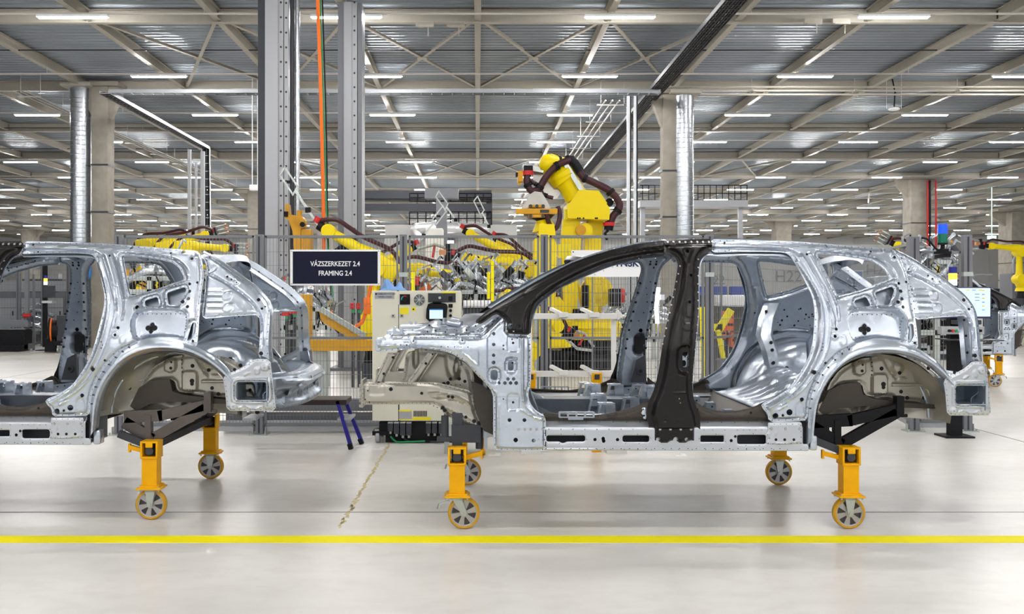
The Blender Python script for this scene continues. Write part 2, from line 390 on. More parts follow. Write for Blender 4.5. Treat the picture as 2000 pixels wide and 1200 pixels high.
mb = MB(); a = P(835, 376, 30); b = P(858, 460, 30); mb.box(((a.x+b.x)/2+.25, 30, a.z/2), (.32, .4, a.z)); mb.box(((a.x+b.x)/2+.25, 30, a.z-.05), (1.0, .5, .3))
tag(mb.obj('steel_column', GREY, smooth=0), 'grey steel column rising behind the tall white cabinet', 'column')
mb = MB(); a = P(832, 447, 25); b = P(866, 640, 25); mb.box(((a.x+b.x)/2, 25, a.z/2), (b.x-a.x, .4, a.z), bev=.03)
tag(mb.obj('tall_cabinet', WHITE), 'tall narrow off-white cabinet between the two robot groups', 'cabinet')
mb = MB(); Y = 36.4; pts = [P(822, 470, Y), P(812, 452, Y), P(820, 446, Y), P(870, 446, Y), P(955, 448, Y)]
mb.tube(pts, .2, 12, smooth=6); tag(mb.obj('flexible_duct', mat('foil_duct', (.7, .7, .7), .35, .7, bump=1, bscale=12)), 'crinkled silver flexible duct along the top of the plant room', 'duct')
mb = MB(); p = P(880, 468, 36.6); mb.box(p, (.32, .3, .26)); mb.box(p-Vector((0, .16, .1)), (.26, .02, .1), mi=1)
tag(mb.obj('wall_light', [GREYD, GLOWW], smooth=0), 'small lit box lamp on the plant room wall', 'lamp')
mb = MB(); Y = 46
a = P(1250, 398, Y); b = P(1460, 398, Y); mb.box(((a.x+b.x)/2, Y+.5, a.z), (b.x-a.x, 1.2, .3)); mb.box((a.x+.2, Y+.5, a.z/2), (.2, .2, a.z)); mb.box((b.x-.2, Y+.5, b.z/2), (.2, .2, b.z)); m2 = tag(mb.obj('mezzanine', GREYL, smooth=0), 'high steel walkway behind the right concrete column', 'platform')
mb = MB()
for px in range(1255, 1460, 12): mb.cyl(P(px, 362, Y), P(px, 394, Y), .022, n=6)
for yy in (362, 378): mb.cyl(P(1250, yy, Y), P(1460, yy, Y), .025, n=6)
mb.obj('railing', BLACK, m2)
# exit sign, wireless units, smoke detector
for px, py, Y in ((1746, 213, 30),):
    mb = MB(); p = P(px, py, Y); mb.sphere((p.x, p.y, p.z), .17, 16, sc=(1, 1, .35)); mb.tube([p, p+Vector((.03, 0, .5)), p+Vector((-.05, 0, .9))], .02, 6, mi=1)
    mb.cyl(p+Vector((-.22, 0, 0)), p+Vector((-.22, 0, ZD-p.z)), .006, n=4); mb.cyl(p+Vector((.22, 0, 0)), p+Vector((.22, 0, ZD-p.z)), .006, n=4)
    tag(mb.obj('ceiling_sensor', [WHITER, BLACK]), 'white dome sensor hanging on two wires from the roof at right', 'sensor')
mb = MB(); p = P(498, 367, 30); mb.box(p, (.3, .2, .17), bev=.02); mb.cyl(p+Vector((-.08, 0, 0)), p+Vector((-.08, 0, ZD-p.z)), .015, n=6); mb.cyl(p+Vector((.08, 0, 0)), p+Vector((.08, 0, ZD-p.z)), .015, n=6)
tag(mb.obj('hanging_box', WHITER), 'small white box hanging on two rods beside the lift mast', 'box')
mb = MB(); p = P(1937, 464, 60); mb.box(p, (.5, .08, .2)); mb.cyl(p, p+Vector((0, 0, ZD-p.z)), .015, n=6)
tag(mb.obj('exit_sign', mat('lit_green', (.3, .95, .6), .5, emit=2), smooth=0), 'small lit green exit sign hanging far back at right', 'sign')
# floor markings
mb = MB(); mb.box((0, 6.505, .0008), (40, .185, .0016)); struct(mb.obj('floor_marking', YLINE, smooth=0))
mb = MB(); pts = []
y = 6.85; random.seed(3)
while y < 10.7:
    w = random.uniform(.012, .03); x = -.94+random.uniform(-.012, .012); mb.box((x, y, .0005), (w, random.uniform(.03, .09), .001), rot=Matrix.Rotation(random.uniform(-.2, .2), 3, 'Z')); y += .045
struct(mb.obj('floor_marking', YFAD, smooth=0))
mb = MB(); a = P(0, 693, 26.5); mb.beam((-12.6, 25.8, .001), (-8.9, 30.6, .001), .06, .002); mb.beam((-16, 24.5, .001), (-12.4, 26.2, .001), .06, .002); struct(mb.obj('floor_marking', YFAD, smooth=0))
mb = MB()
for px, py in ((737, 878), (705, 872), (965, 890), (1330, 891), (713, 856)):
    Y = FPX*EYE/(py-VY); p = P(px, py, Y); mb.box((p.x, p.y, .0008), (.11, .07, .0016)); mb.box((p.x+.04, p.y+.09, .0008), (.05, .12, .0016))
struct(mb.obj('floor_marking', WHITER, smooth=0))
# ---------------------------------------------------------------- stamped sheet builder
def chaikin(p, it, closed=True, mc=.022):
    p = np.asarray(p, float)
    for k in range(it):
        if closed:
            q = np.roll(p, -1, 0); t = np.minimum(.25, mc*.6**k/np.maximum(np.hypot(*(q-p).T), 1e-6))[:, None]; p = np.stack([p+t*(q-p), q-t*(q-p)], 1).reshape(-1, 2)
        else:
            a, b = p[:-1], p[1:]; m = np.stack([.75*a+.25*b, .25*a+.75*b], 1).reshape(-1, 2); p = np.vstack([p[:1], m, p[-1:]])
    return p
def segdist(U, V, poly, closed=True):
    best = np.full(U.shape, 1e9); n = len(poly)
    for i in range(n if closed else n-1):
        a = poly[i]; b = poly[(i+1) % n]; d = b-a; L = d@d+1e-12
        t = np.clip(((U-a[0])*d[0]+(V-a[1])*d[1])/L, 0, 1)
        best = np.minimum(best, (U-a[0]-t*d[0])**2+(V-a[1]-t*d[1])**2)
    return np.sqrt(best)
def sdf(U, V, poly):
    ins = np.zeros(U.shape, bool); n = len(poly)
    for i in range(n):
        a = poly[i]; b = poly[(i+1) % n]
        if a[1] == b[1]: continue
        c = ((a[1] > V) != (b[1] > V)) & (U < (b[0]-a[0])*(V-a[1])/(b[1]-a[1])+a[0]); ins ^= c
    return np.where(ins, 1, -1)*segdist(U, V, poly)
def sstep(x): x = np.clip(x, 0, 1); return x*x*(3-2*x)
def field(name, mats, poly, mapf, holes=(), circ=(), A=.02, fl=.012, w=.02, ridges=(), pads=(), res=.008, lip=.006, parent=None, sm=1, hsm=1, weld=.05, relief_holes=True, dots=(), extra=None, smooth=40, mk=link):
    """sheet metal: outline and holes in metres (u,v); mapf(u,v,h)->(x,y,z) with h the pressing height"""
    poly = chaikin(poly, sm); holes = [chaikin(h, hsm, mc=.008) for h in holes]
    def dist(U, V):
        d = sdf(U, V, poly); dh = d.copy()
        for h in holes: e = -sdf(U, V, h); d = np.minimum(d, e); dh = np.minimum(dh, e) if relief_holes else dh
        for c in circ: d = np.minimum(d, np.hypot(U-c[0], V-c[1])-c[2])
        return d, dh
    def relief(U, V, dh):
        h = A*sstep((dh-fl)/w)
        for pl, ww, hh in ridges: r = segdist(U, V, chaikin(pl, 2, False), False); h = h+hh*(1-sstep(r/ww))
        for pg, hh, ww in pads: h = h+hh*sstep(sdf(U, V, chaikin(pg, 1))/ww+.5)
        if extra is not None: h = h+extra(U, V)
        return h
    lo = poly.min(0)-res*1.5; hi = poly.max(0)+res*1.5
    us = np.arange(lo[0], hi[0]+res, res); vs = np.arange(lo[1], hi[1]+res, res)
    U, V = np.meshgrid(us, vs, indexing='ij'); D, _ = dist(U, V); I = D > 0
    idx = -np.ones(U.shape, int); pu = []; pv = []
    ii = np.argwhere(I); idx[I] = np.arange(len(ii)); pu = list(U[I]); pv = list(V[I])
    full = I[:-1, :-1] & I[1:, :-1] & I[1:, 1:] & I[:-1, 1:]
    a = np.argwhere(full); faces = [(idx[i, j], idx[i+1, j], idx[i+1, j+1], idx[i, j+1]) for i, j in a]
    part = (I[:-1, :-1] | I[1:, :-1] | I[1:, 1:] | I[:-1, 1:]) & ~full; ecache = {}; bed = []
    def cross(p, q):
        k = (p, q) if p < q else (q, p)
        if k not in ecache:
            d0, d1 = D[k[0]], D[k[1]]; t = min(max(d0/(d0-d1), .02), .98)
            ecache[k] = len(pu); pu.append(U[k[0]]*(1-t)+U[k[1]]*t); pv.append(V[k[0]]*(1-t)+V[k[1]]*t)
        return ecache[k]
    for i, j in np.argwhere(part):
        cs = [(i, j), (i+1, j), (i+1, j+1), (i, j+1)]; f = []; cr = []
        for k in range(4):
            p, q = cs[k], cs[(k+1) % 4]
            if I[p]: f.append(idx[p])
            if I[p] != I[q]: c = cross(p, q); f.append(c); cr.append(c)
        if len(f) >= 3:
            faces.append(tuple(f))
            if len(cr) == 2: bed.append(cr)
    pu = np.array(pu); pv = np.array(pv); _, dh = dist(pu, pv); h = relief(pu, pv, dh)
    X, Y, Z = mapf(pu, pv, h); nv = len(pu)
    VV = np.stack([X, Y, Z], 1)
    ev = sorted({v for e in bed for v in e}); lm = {v: nv+k for k, v in enumerate(ev)}
    if ev:
        ea = np.array(ev); X2, Y2, Z2 = mapf(pu[ea], pv[ea], h[ea]-lip); VV = np.vstack([VV, np.stack([X2, Y2, Z2], 1)])
    faces += [(e[0], e[1], lm[e[1]], lm[e[0]]) for e in bed]
    mi = [0]*len(faces); verts = VV.tolist()
    # spot welds, plugs, bolts and the dark of small holes painted black: small discs set on the surface  (u, v, r, slot)
    dl = list(dots)
    if weld:
        for pg in [poly]+holes:
            L = 0; q = np.vstack([pg, pg[:1]])
            nxt = weld
            for k in range(len(pg)):
                a0, b0 = q[k], q[k+1]; sl = np.hypot(*(b0-a0))
                while nxt <= L+sl and sl > 0:
                    t = (nxt-L)/sl; c = a0*(1-t)+b0*t; nn = np.array([-(b0-a0)[1], (b0-a0)[0]])/sl
                    for sg in (1, -1):
                        w0 = c+nn*sg*.009; dd, _ = dist(np.array([w0[0]]), np.array([w0[1]]))
                        if dd[0] > .0055: dl.append((w0[0], w0[1], .0028, 1)); break
                    nxt += weld
                L += sl
    if dl:
        da = np.array([(d[0], d[1]) for d in dl]); _, dh2 = dist(da[:, 0], da[:, 1]); hh = relief(da[:, 0], da[:, 1], dh2)
        for k, d in enumerate(dl):
            r = d[2]; n = 8 if r < .006 else 14; ang = np.arange(n)*2*PI/n
            if d[3] == 2: cu = np.concatenate([d[0]+r*np.cos(ang), d[0]+r*.7*np.cos(ang)]); cv = np.concatenate([d[1]+r*np.sin(ang), d[1]+r*.7*np.sin(ang)]); hz = np.concatenate([np.full(n, hh[k]-.002), np.full(n, hh[k]+.005)])
            else: cu = d[0]+r*np.cos(ang); cv = d[1]+r*np.sin(ang); dd2 = dist(cu, cv)[1]; rr_ = relief(cu, cv, dd2); hz = np.full(n, (max(hh[k], rr_.max())+.0009) if A >= 0 else (min(hh[k], rr_.min())-.0012))
            x, y, z = mapf(cu, cv, hz); b = len(verts); verts += np.stack([x, y, z], 1).tolist()
            if d[3] == 2:
                faces += [(b+i, b+(i+1) % n, b+n+(i+1) % n, b+n+i) for i in range(n)]+[tuple(range(b+n, b+2*n))]; mi += [2]*(n+1)
            else: faces.append(tuple(range(b, b+n))); mi.append(d[3])
    me = bpy.data.meshes.new(name); me.from_pydata(verts, [], faces)
    for m in (mats if isinstance(mats, (list, tuple)) else [mats, HOLE, BOLT]): me.materials.append(m)
    me.polygons.foreach_set('material_index', mi); me.shade_smooth(); me.set_sharp_from_angle(angle=math.radians(smooth)); me.update()
    return link(name, me, parent)

# ---------------------------------------------------------------- the car body (local frame: x rearward, y 0 = centre line, near side negative)
CX, CY = 1.313, 7.6
def ybase(x, z):
    """outer skin of the near side, world y"""
    t = np.clip((z-1.22)/.74, 0, 1); y = 6.65+.27*t**1.35
    y = y+.16*np.clip((x-2.7)/.95, 0, 1)**2+.10*np.clip((.05-x)/.8, 0, 1)
    return y
def px2(pts, off=0.):
    out = []
    for a, b in pts:
        Y = 6.65+off
        for _ in range(5): x = (a-VX)*Y/FPX; z = EYE+(VY-b)*Y/FPX; Y = float(ybase(np.float64(x), np.float64(z)))+off
        out.append((x, z))
    return np.array(out)
def side(name, mats, outline, off=0., holes=(), circ=(), ridges=(), pads=(), dots=(), **k):
    mf = lambda u, v, h: (u-CX, ybase(u, v)+off-h-CY, v)
    S1 = 6.7/FPX
    return field(name, mats, px2(outline, off), mf, holes=[px2(h, off) for h in holes],
        circ=[tuple(px2([c[:2]], off)[0])+(c[2]*S1,) for c in circ], ridges=[(px2(r[0], off), r[1], r[2]) for r in ridges],
        pads=[(px2(p[0], off), p[1], p[2]) for p in pads], dots=[tuple(px2([c[:2]], off)[0])+(c[2]*S1, c[3]) for c in dots], **k)
def circle(cx, cy, r, n=10, ry=None): return [(cx+r*math.cos(2*PI*i/n), cy+(ry or r)*math.sin(2*PI*i/n)) for i in range(n)]
def rect(x0, y0, x1, y1, c=0):
    if not c: return [(x0, y0), (x1, y0), (x1, y1), (x0, y1)]
    return [(x0+c, y0), (x1-c, y0), (x1, y0+c), (x1, y1-c), (x1-c, y1), (x0+c, y1), (x0, y1-c), (x0, y0+c)]

car = thing('car_body', 'bare silver car body with dark centre pillar and roof arch, whole length in view', 'car body', (CX, CY, 0), 0, 'unpainted car bodies on wheeled trolleys')
SIDEP = []
def sp(o): o.parent = car; SIDEP.append(o); return o

# --- quarter panel with roof rail and rear door frame
quarter = [(1388, 467), (1450, 468), (1560, 472), (1650, 479), (1740, 486), (1750, 490), (1762, 508), (1772, 533), (1776, 546), (1780, 580), (1787, 620), (1792, 655), (1793, 684),
  (1776, 676), (1750, 668), (1716, 664), (1684, 667), (1666, 680), (1640, 691), (1611, 720), (1593, 748), (1581, 780), (1577, 822), (1501, 824), (1499, 807), (1490, 800), (1486, 789),
  (1512, 779), (1542, 759), (1566, 725), (1581, 695), (1588, 665), (1590, 636), (1591, 606), (1586, 578), (1570, 545), (1551, 512), (1543, 500), (1533, 494), (1510, 492), (1450, 492), (1389, 494)]
win = [(1596, 497), (1630, 499), (1680, 506), (1704, 511), (1722, 523), (1735, 540), (1737, 546), (1716, 553), (1684, 566), (1652, 575), (1637, 578), (1632, 570), (1612, 530), (1604, 514)]
tri1 = [(1669, 588), (1693, 580), (1702, 598), (1674, 600)]
tri2 = [(1710, 572), (1743, 560), (1748, 567), (1738, 596), (1720, 597)]
slot = [(1776, 633), (1784, 633), (1786, 655), (1778, 670), (1772, 670)]
rec = [(1655, 622), (1660, 611), (1676, 606), (1740, 606), (1757, 612), (1764, 626), (1766, 650), (1764, 668), (1700, 668), (1668, 668), (1658, 648)]
arc_r = [(1388, 474), (1450, 476), (1560, 481), (1650, 487), (1735, 494)]
q = sp(side('quarter_panel', None or [ALU, HOLE, BOLT], quarter, holes=[win, tri1, tri2, slot], res=.0065, A=.022, fl=.012, w=.022, weld=.045,
  circ=[(1753, 554, 3), (1757, 569, 3.4), (1759, 584, 3.4), (1761, 600, 3.4), (1661, 601, 3.8), (1631, 643, 3.2), (1628, 657, 3.2), (1564, 780, 4), (1513, 812, 5.4), (1540, 805, 6), (1527, 811, 2.8), (1612, 481, 3.4), (1719, 489, 4)],
  ridges=[([(1562, 498), (1585, 535), (1604, 570), (1618, 600), (1626, 622), (1626, 640)], .018, .016), ([(1580, 497), (1600, 530), (1622, 572), (1634, 598), (1636, 625)], .014, .018),
          ([(1556, 512), (1580, 550), (1600, 590), (1606, 630), (1600, 680), (1580, 724), (1552, 762), (1500, 796)], .02, .018),
          ([(1606, 560), (1618, 600), (1620, 640), (1612, 690), (1590, 730), (1560, 768), (1520, 792)], .014, .012),
          ([(1390, 485), (1500, 486), (1540, 488), (1560, 500)], .013, -.018), (arc_r, .012, .012),
          ([(1600, 490), (1680, 497), (1715, 505), (1740, 525), (1750, 548)], .012, .012), ([(1640, 583), (1690, 570), (1745, 548)], .010, .012),
          ([(1656, 604), (1700, 601), (1745, 602), (1765, 612), (1772, 640)], .012, .012)],
  pads=[(rec, -.060, .020), ([(1664, 583), (1696, 574), (1708, 604), (1668, 606)], -.010, .010), ([(1704, 568), (1746, 553), (1755, 566), (1742, 603), (1716, 603)], -.010, .010),
        (circle(1693, 644, 12, 10, 6), -.008, .006), (circle(1693, 644, 6, 10, 12), -.008, .006), (rect(1552, 784, 1568, 818, 6), -.010, .008), (circle(1645, 666, 7, 8, 11), .008, .008),
        (circle(1661, 601, 8), .008, .01), (circle(1750, 590, 7), .010, .01), (circle(1743, 503, 6), .01, .01), (circle(1628, 657, 7), .008, .008), ([(1500, 797), (1520, 788), (1530, 796), (1508, 806)], .006, .006), ([(1515, 798), (1535, 788), (1537, 792), (1520, 802)], .01, .006)],
  dots=[(1750, 590, 3.6, 1), (1743, 503, 3, 1), (1767, 551, 2.4, 1), (1785, 670, 2.6, 1), (1610, 709, 2.4, 1), (1587, 727, 4, 1), (1603, 671, 1.2, 1), (1605, 678, 1.2, 1), (1603, 684, 1.2, 1), (1413, 475, 2.4, 1), (1574, 497, 2.4, 1), (1697, 492, 2.2, 1), (1424, 489, 1.6, 1)]
   +[(1660+i*9.5, 615, 1.0, 1) for i in range(10)]+[(1667+i*8, 660, 1.0, 1) for i in range(11)]+[(1762, 622+i*6, 1, 1) for i in range(6)]+[(1693, 644, 5.2, 1), (1686, 644, 5, 1), (1700, 644, 5, 1), (1693, 637, 4, 1), (1693, 651, 4, 1)]))
# inner skin closing the quarter and roof rail into a box
innerq = [(1388, 470), (1560, 475), (1650, 482), (1740, 490), (1760, 512), (1770, 545), (1776, 600), (1782, 672), (1716, 664), (1666, 678), (1611, 720), (1593, 748), (1577, 780), (1572, 820), (1503, 822), (1490, 796),
  (1512, 783), (1546, 762), (1571, 727), (1586, 695), (1594, 660), (1596, 606), (1574, 545), (1546, 505), (1530, 500), (1450, 499), (1389, 500)]
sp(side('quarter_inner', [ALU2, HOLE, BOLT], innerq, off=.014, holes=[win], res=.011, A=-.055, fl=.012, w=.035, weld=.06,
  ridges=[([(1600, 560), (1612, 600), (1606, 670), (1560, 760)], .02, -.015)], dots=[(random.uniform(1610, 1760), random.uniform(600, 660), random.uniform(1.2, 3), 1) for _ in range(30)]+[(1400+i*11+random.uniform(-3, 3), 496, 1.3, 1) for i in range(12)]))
# --- upper rear side panel with the tailgate gutter
up = [(1748, 490), (1780, 504), (1820, 530), (1860, 556), (1888, 580), (1904, 602), (1910, 628), (1914, 676), (1917, 712), (1898, 706), (1899, 680), (1897, 646), (1888, 617), (1840, 620), (1786, 625), (1780, 580), (1773, 546), (1768, 520)]
sp(side('rear_side_panel', [ALU, HOLE, BOLT], up, off=.035, res=.008, A=.010, fl=.008, w=.014, weld=.05,
  ridges=[([(1774, 533), (1812, 550), (1850, 574), (1880, 600), (1896, 626), (1905, 680)], .013, -.016)]+[([(1782+i*4, 567+i*12), (1810+i*3, 567+i*12)], .010, .010) for i in range(4)]+[([(1782, 612), (1840, 612), (1880, 606)], .006, .004)],
  pads=[(rect(1815, 569, 1831, 587, 4), .011, .010), (rect(1822, 593, 1838, 611, 4), .011, .010), ([(1772, 528), (1781, 516), (1790, 520), (1782, 532)], -.010, .006), ([(1808, 540), (1814, 534), (1828, 544), (1822, 550)], -.009, .006), (circle(1833, 551, 5), .008, .006), (circle(1764, 503, 4), .008, .006)],
  dots=[(1812, 539, 2, 1), (1821, 545, 2, 1), (1881, 586, 3.6, 1), (1833, 551, 1.6, 1), (1891, 604, 2.6, 1), (1896, 600, 1.6, 1), (1774, 526, 1.4, 1), (1903, 695, 4, 1)]))
# gutter returning inboard to the tailgate opening
gp = px2([(1750, 490), (1780, 504), (1820, 530), (1860, 556), (1888, 580), (1904, 602), (1910, 628), (1914, 676), (1918, 714)], .035)
gp = chaikin(gp, 2, False)
mb = MB(); prof = [(0, 0), (.012, .03), (.012, .065), (-.03, .085), (-.035, .15), (-.06, .165)]; vs = []
for i, (x, z) in enumerate(gp):
    a = gp[max(i-1, 0)]; b = gp[min(i+1, len(gp)-1)]; t = (b-a)/np.hypot(*(b-a)); nx, nz = -t[1], t[0]
    if nx < 0: nx, nz = -nx, -nz
    y = float(ybase(np.float64(x), np.float64(z)))+.03-CY
    for o, s in prof: vs.append((x-CX+nx*o, y+s, z+nz*o))
np_ = len(prof); fs = [(i*np_+k, i*np_+k+1, (i+1)*np_+k+1, (i+1)*np_+k) for i in range(len(gp)-1) for k in range(np_-1)]
mb.add(vs, fs)
for i in range(4, len(gp)-2, 3):
    v = Vector(vs[i*np_+4])*.6+Vector(vs[i*np_+3])*.4; mb.sphere(v, .009, 8, mi=1)
sp(mb.obj('tailgate_gutter', [ALU, HOLE], smooth=30))
# --- lamp corner panel
corner = [(1846, 764), (1842, 744), (1856, 734), (1878, 724), (1892, 714), (1899, 706), (1926, 707), (1936, 812), (1850, 812)]
sp(side('rear_corner_panel', [SILL, HOLE, BOLT], corner, off=-.005, holes=[rect(1866, 753, 1921, 790, 4)], res=.007, A=.006, fl=.006, w=.01, weld=.035,
  pads=[(rect(1858, 745, 1929, 797, 7), .012, .010), (rect(1864, 751, 1923, 792, 4), -.010, .006), (circle(1917, 724, 7), .012, .008), (circle(1862, 803, 7), .010, .008), (circle(1922, 801, 7), .010, .008), ([(1880, 738), (1890, 732), (1892, 736), (1882, 742)], .008, .006), (rect(1900, 724, 1908, 738, 2), .010, .006)],
  ridges=[([(1872, 806), (1880, 802), (1888, 804), (1893, 808), (1903, 808), (1908, 804), (1914, 802)], .007, .010)], dots=[(1917, 724, 2, 2), (1862, 803, 2, 2), (1922, 801, 2, 2), (1864, 728, 3.4, 1)]))
# lamp box walls behind the window
mb = MB(); a = px2([(1866, 753), (1921, 790)], 0); x0, z1 = a[0]; x1, z0 = a[1]; yy = float(ybase(np.float64(x0), np.float64(z0)))-CY
for c, d in (((x0, z0, z1), 'l'), ((x1, z0, z1), 'r')): mb.box((c[0]-CX, yy+.16, (z0+z1)/2), (.006, .30, z1-z0+.06))
for z in (z0, z1): mb.box(((x0+x1)/2-CX, yy+.16, z), (x1-x0, .30, .006))
mb.box(((x0+x1)/2-CX, yy+.31, (z0+z1)/2), (x1-x0+.02, .006, z1-z0+.06)); mb.tube([((x0+x1)/2-CX, yy+.27, z1), ((x0+x1)/2-CX+.01, yy+.25, (z0+z1)/2), ((x0+x1)/2-CX, yy+.2, z0)], .022, 8)
sp(mb.obj('lamp_pocket', mat('grey_blue_sheet', (.35, .41, .47), .4, .6), smooth=30))
# --- wheel arch lip: flared band around the rear wheel
inner = [(1590, 848), (1593, 820), (1597, 796), (1608, 764), (1628, 733), (1648, 714), (1670, 702), (1700, 693), (1740, 690), (1780, 697), (1810, 710), (1834, 730), (1848, 744), (1858, 753)]
outer = [(1576, 872), (1578, 822), (1581, 782), (1592, 750), (1611, 720), (1640, 690), (1667, 674), (1690, 664), (1720, 662), (1760, 668), (1793, 681), (1822, 699), (1846, 722), (1862, 750)]
mb = MB(); I = px2(inner); O = px2(outer); I = chaikin(I, 2, False); O = chaikin(O, 2, False); vs = []
prof = [(0, .045), (0, .012), (.12, -.004), (.3, -.030), (.55, -.030), (.75, -.012), (1, -.002), (1, .05)]
for a, b in zip(I, O):
    for t, h in prof: u = a*(1-t)+b*t; vs.append((u[0]-CX, float(ybase(u[0], u[1]))+h-CY, u[1]))
k = len(prof); mb.add(vs, [(i*k+j, i*k+j+1, (i+1)*k+j+1, (i+1)*k+j) for i in range(len(I)-1) for j in range(k-1)])
for i in range(8, 26):
    u = O[i]*.93+I[i]*.07
    if i % 2 == 0: mb.box((u[0]-CX, float(ybase(u[0], u[1]))-.010-CY, u[1]), (.008, .006, .008), mi=1)
mb.box((px2([(1581, 846)])[0][0]-CX+.03, 6.70-CY, px2([(0, 862)])[0][1]), (.05, .09, .10), bev=.012)
sp(mb.obj('wheel_arch_lip', [ALU, HOLE], smooth=50))
# --- wheelhouse dome
wc = px2([(1722, 822)])[0]; mb = MB(); vs = []; nA = 40
wp = [(1.0, -.86), (1.0, -.74), (.99, -.66), (.95, -.60), (.86, -.565), (.7, -.555), (.45, -.545), (.2, -.55), (.02, -.55)]
for i in range(nA+1):
    t = PI*(1.02*i/nA-.01)
    for r, y in wp:
        rr = .505*r; ry = .455*r
        bx_, bz_ = r*math.cos(t), r*math.sin(t); bump = .010*math.sin(9*bx_+2)*math.sin(8*bz_)+.007*math.sin(17*bx_+9*bz_)
        vs.append((wc[0]-CX-rr*math.cos(t), y+bump*2.2, wc[1]+ry*math.sin(t)-.02))
k = len(wp); mb.add(vs, [(i*k+j, i*k+j+1, (i+1)*k+j+1, (i+1)*k+j) for i in range(nA) for j in range(k-1)])
sp(mb.obj('wheelhouse', BEIGE, smooth=60))
mb = MB(); vs = []
for i in range(57):
    t = PI*(1.02*i/56-.01)
    for r, y in ((1.04, -.80), (1.04, -.72), (1.03, -.64), (.995, -.565), (.91, -.522), (.8, -.508), (.68, -.502), (.56, -.50), (.44, -.50), (.3, -.50), (.15, -.50), (.02, -.50)):
        bx_, bz_ = r*math.cos(t), r*math.sin(t); e = 0
        for cx_, cz_, cr, ch in ((-.45, .55, .22, .035), (.25, .62, .26, .03), (.6, .35, .16, .03), (-.7, .25, .14, .025), (.2, .2, .15, .025)): e += ch*max(0, 1-((bx_-cx_)**2+(bz_-cz_)**2)/cr**2)**.6*(r < 1)
        vs.append((wc[0]-CX-.505*r*math.cos(t), y+e, wc[1]+.455*r*math.sin(t)-.02))
mb.add(vs, [(i*12+j, i*12+j+1, (i+1)*12+j+1, (i+1)*12+j) for i in range(56) for j in range(11)])
for a_, r_ in ((.5, .8), (1.0, .7), (1.9, .75), (2.5, .85), (1.45, .5), (.8, .4)): c_ = (wc[0]-CX-.505*r_*math.cos(a_), -.518, wc[1]+.455*r_*math.sin(a_)-.02); mb.cyl((c_[0], -.56, c_[2]), (c_[0], -.47, c_[2]), .014, n=10, mi=1)
sp(mb.obj('wheelhouse_shell', [ALU, HOLE], smooth=60))
# pressed inner face with rails seen through the arch
inn = [(1612, 782), (1618, 752), (1640, 722), (1676, 702), (1740, 694), (1790, 704), (1826, 728), (1844, 752), (1850, 800), (1843, 816), (1822, 814), (1808, 792), (1790, 783), (1744, 782), (1740, 776), (1706, 775), (1688, 772), (1684, 748), (1640, 752)]
sp(side('wheelhouse_inner_face', [BEIGE, HOLE, BOLT], inn, off=.33, res=.009, A=.015, fl=.01, w=.02, weld=.05,
  pads=[(rect(1664, 704, 1688, 732, 6), .03, .015), (rect(1700, 730, 1730, 772, 5), .025, .015), (circle(1752, 716, 12), .02, .02), (circle(1752, 716, 5), .015, .01), (rect(1738, 748, 1806, 754, 1), .02, .008), ([(1800, 756), (1838, 752), (1842, 800), (1822, 806)], .035, .02), (circle(1822, 782, 14), -.02, .02), ([(1770, 700), (1800, 708), (1830, 738), (1800, 740)], .015, .012)],
  ridges=[([(1700, 700), (1702, 730)], .008, .012), ([(1790, 728), (1828, 742)], .008, .01), ([(1742, 735), (1770, 738)], .006, -.01), ([(1728, 704), (1736, 722), (1750, 740)], .014, -.015)],
  dots=[(1680, 712, 2.4, 1), (1679, 724, 3.2, 1), (1720, 720, 4.2, 1), (1753, 728, 4, 1), (1721, 750, 5, 1), (1721, 756, 4, 1), (1758, 765, 4, 1), (1770, 777, 4, 1), (1811, 719, 4, 1), (1802, 777, 3.6, 1), (1830, 768, 3.6, 1), (1839, 786, 3.4, 1), (1821, 809, 4, 1), (1840, 814, 4.4, 1)]+[(1700, 708+i*8, 1.5, 1) for i in range(4)]+[(1712+i*5, 768, 1, 1) for i in range(4)]))
# dark rail behind the arch and rear longitudinal
def sidebar(name, m, pts, off, th, res=.02, **k):
    mb = MB(); p = px2(pts, off); mb.prism([(a-CX, b) for a, b in p], 6.65+off-CY, 6.65+off+th-CY); return sp(mb.obj(name, m, smooth=20))
sidebar('rear_longitudinal', BROWN, [(1600, 802), (1618, 765), (1640, 752), (1662, 748), (1680, 748), (1686, 772), (1706, 779), (1780, 788), (1838, 790), (1838, 798), (1744, 796), (1690, 793), (1640, 798), (1612, 812)], .29, .10)
sidebar('trailing_bracket', BEIGE, [(1597, 806), (1600, 790), (1624, 773), (1628, 776), (1614, 790), (1612, 806), (1604, 812)], .30, .02)
sidebar('sill_end_pad', HOLE, [(1566, 824), (1580, 824), (1582, 868), (1562, 868)], .03, .06)
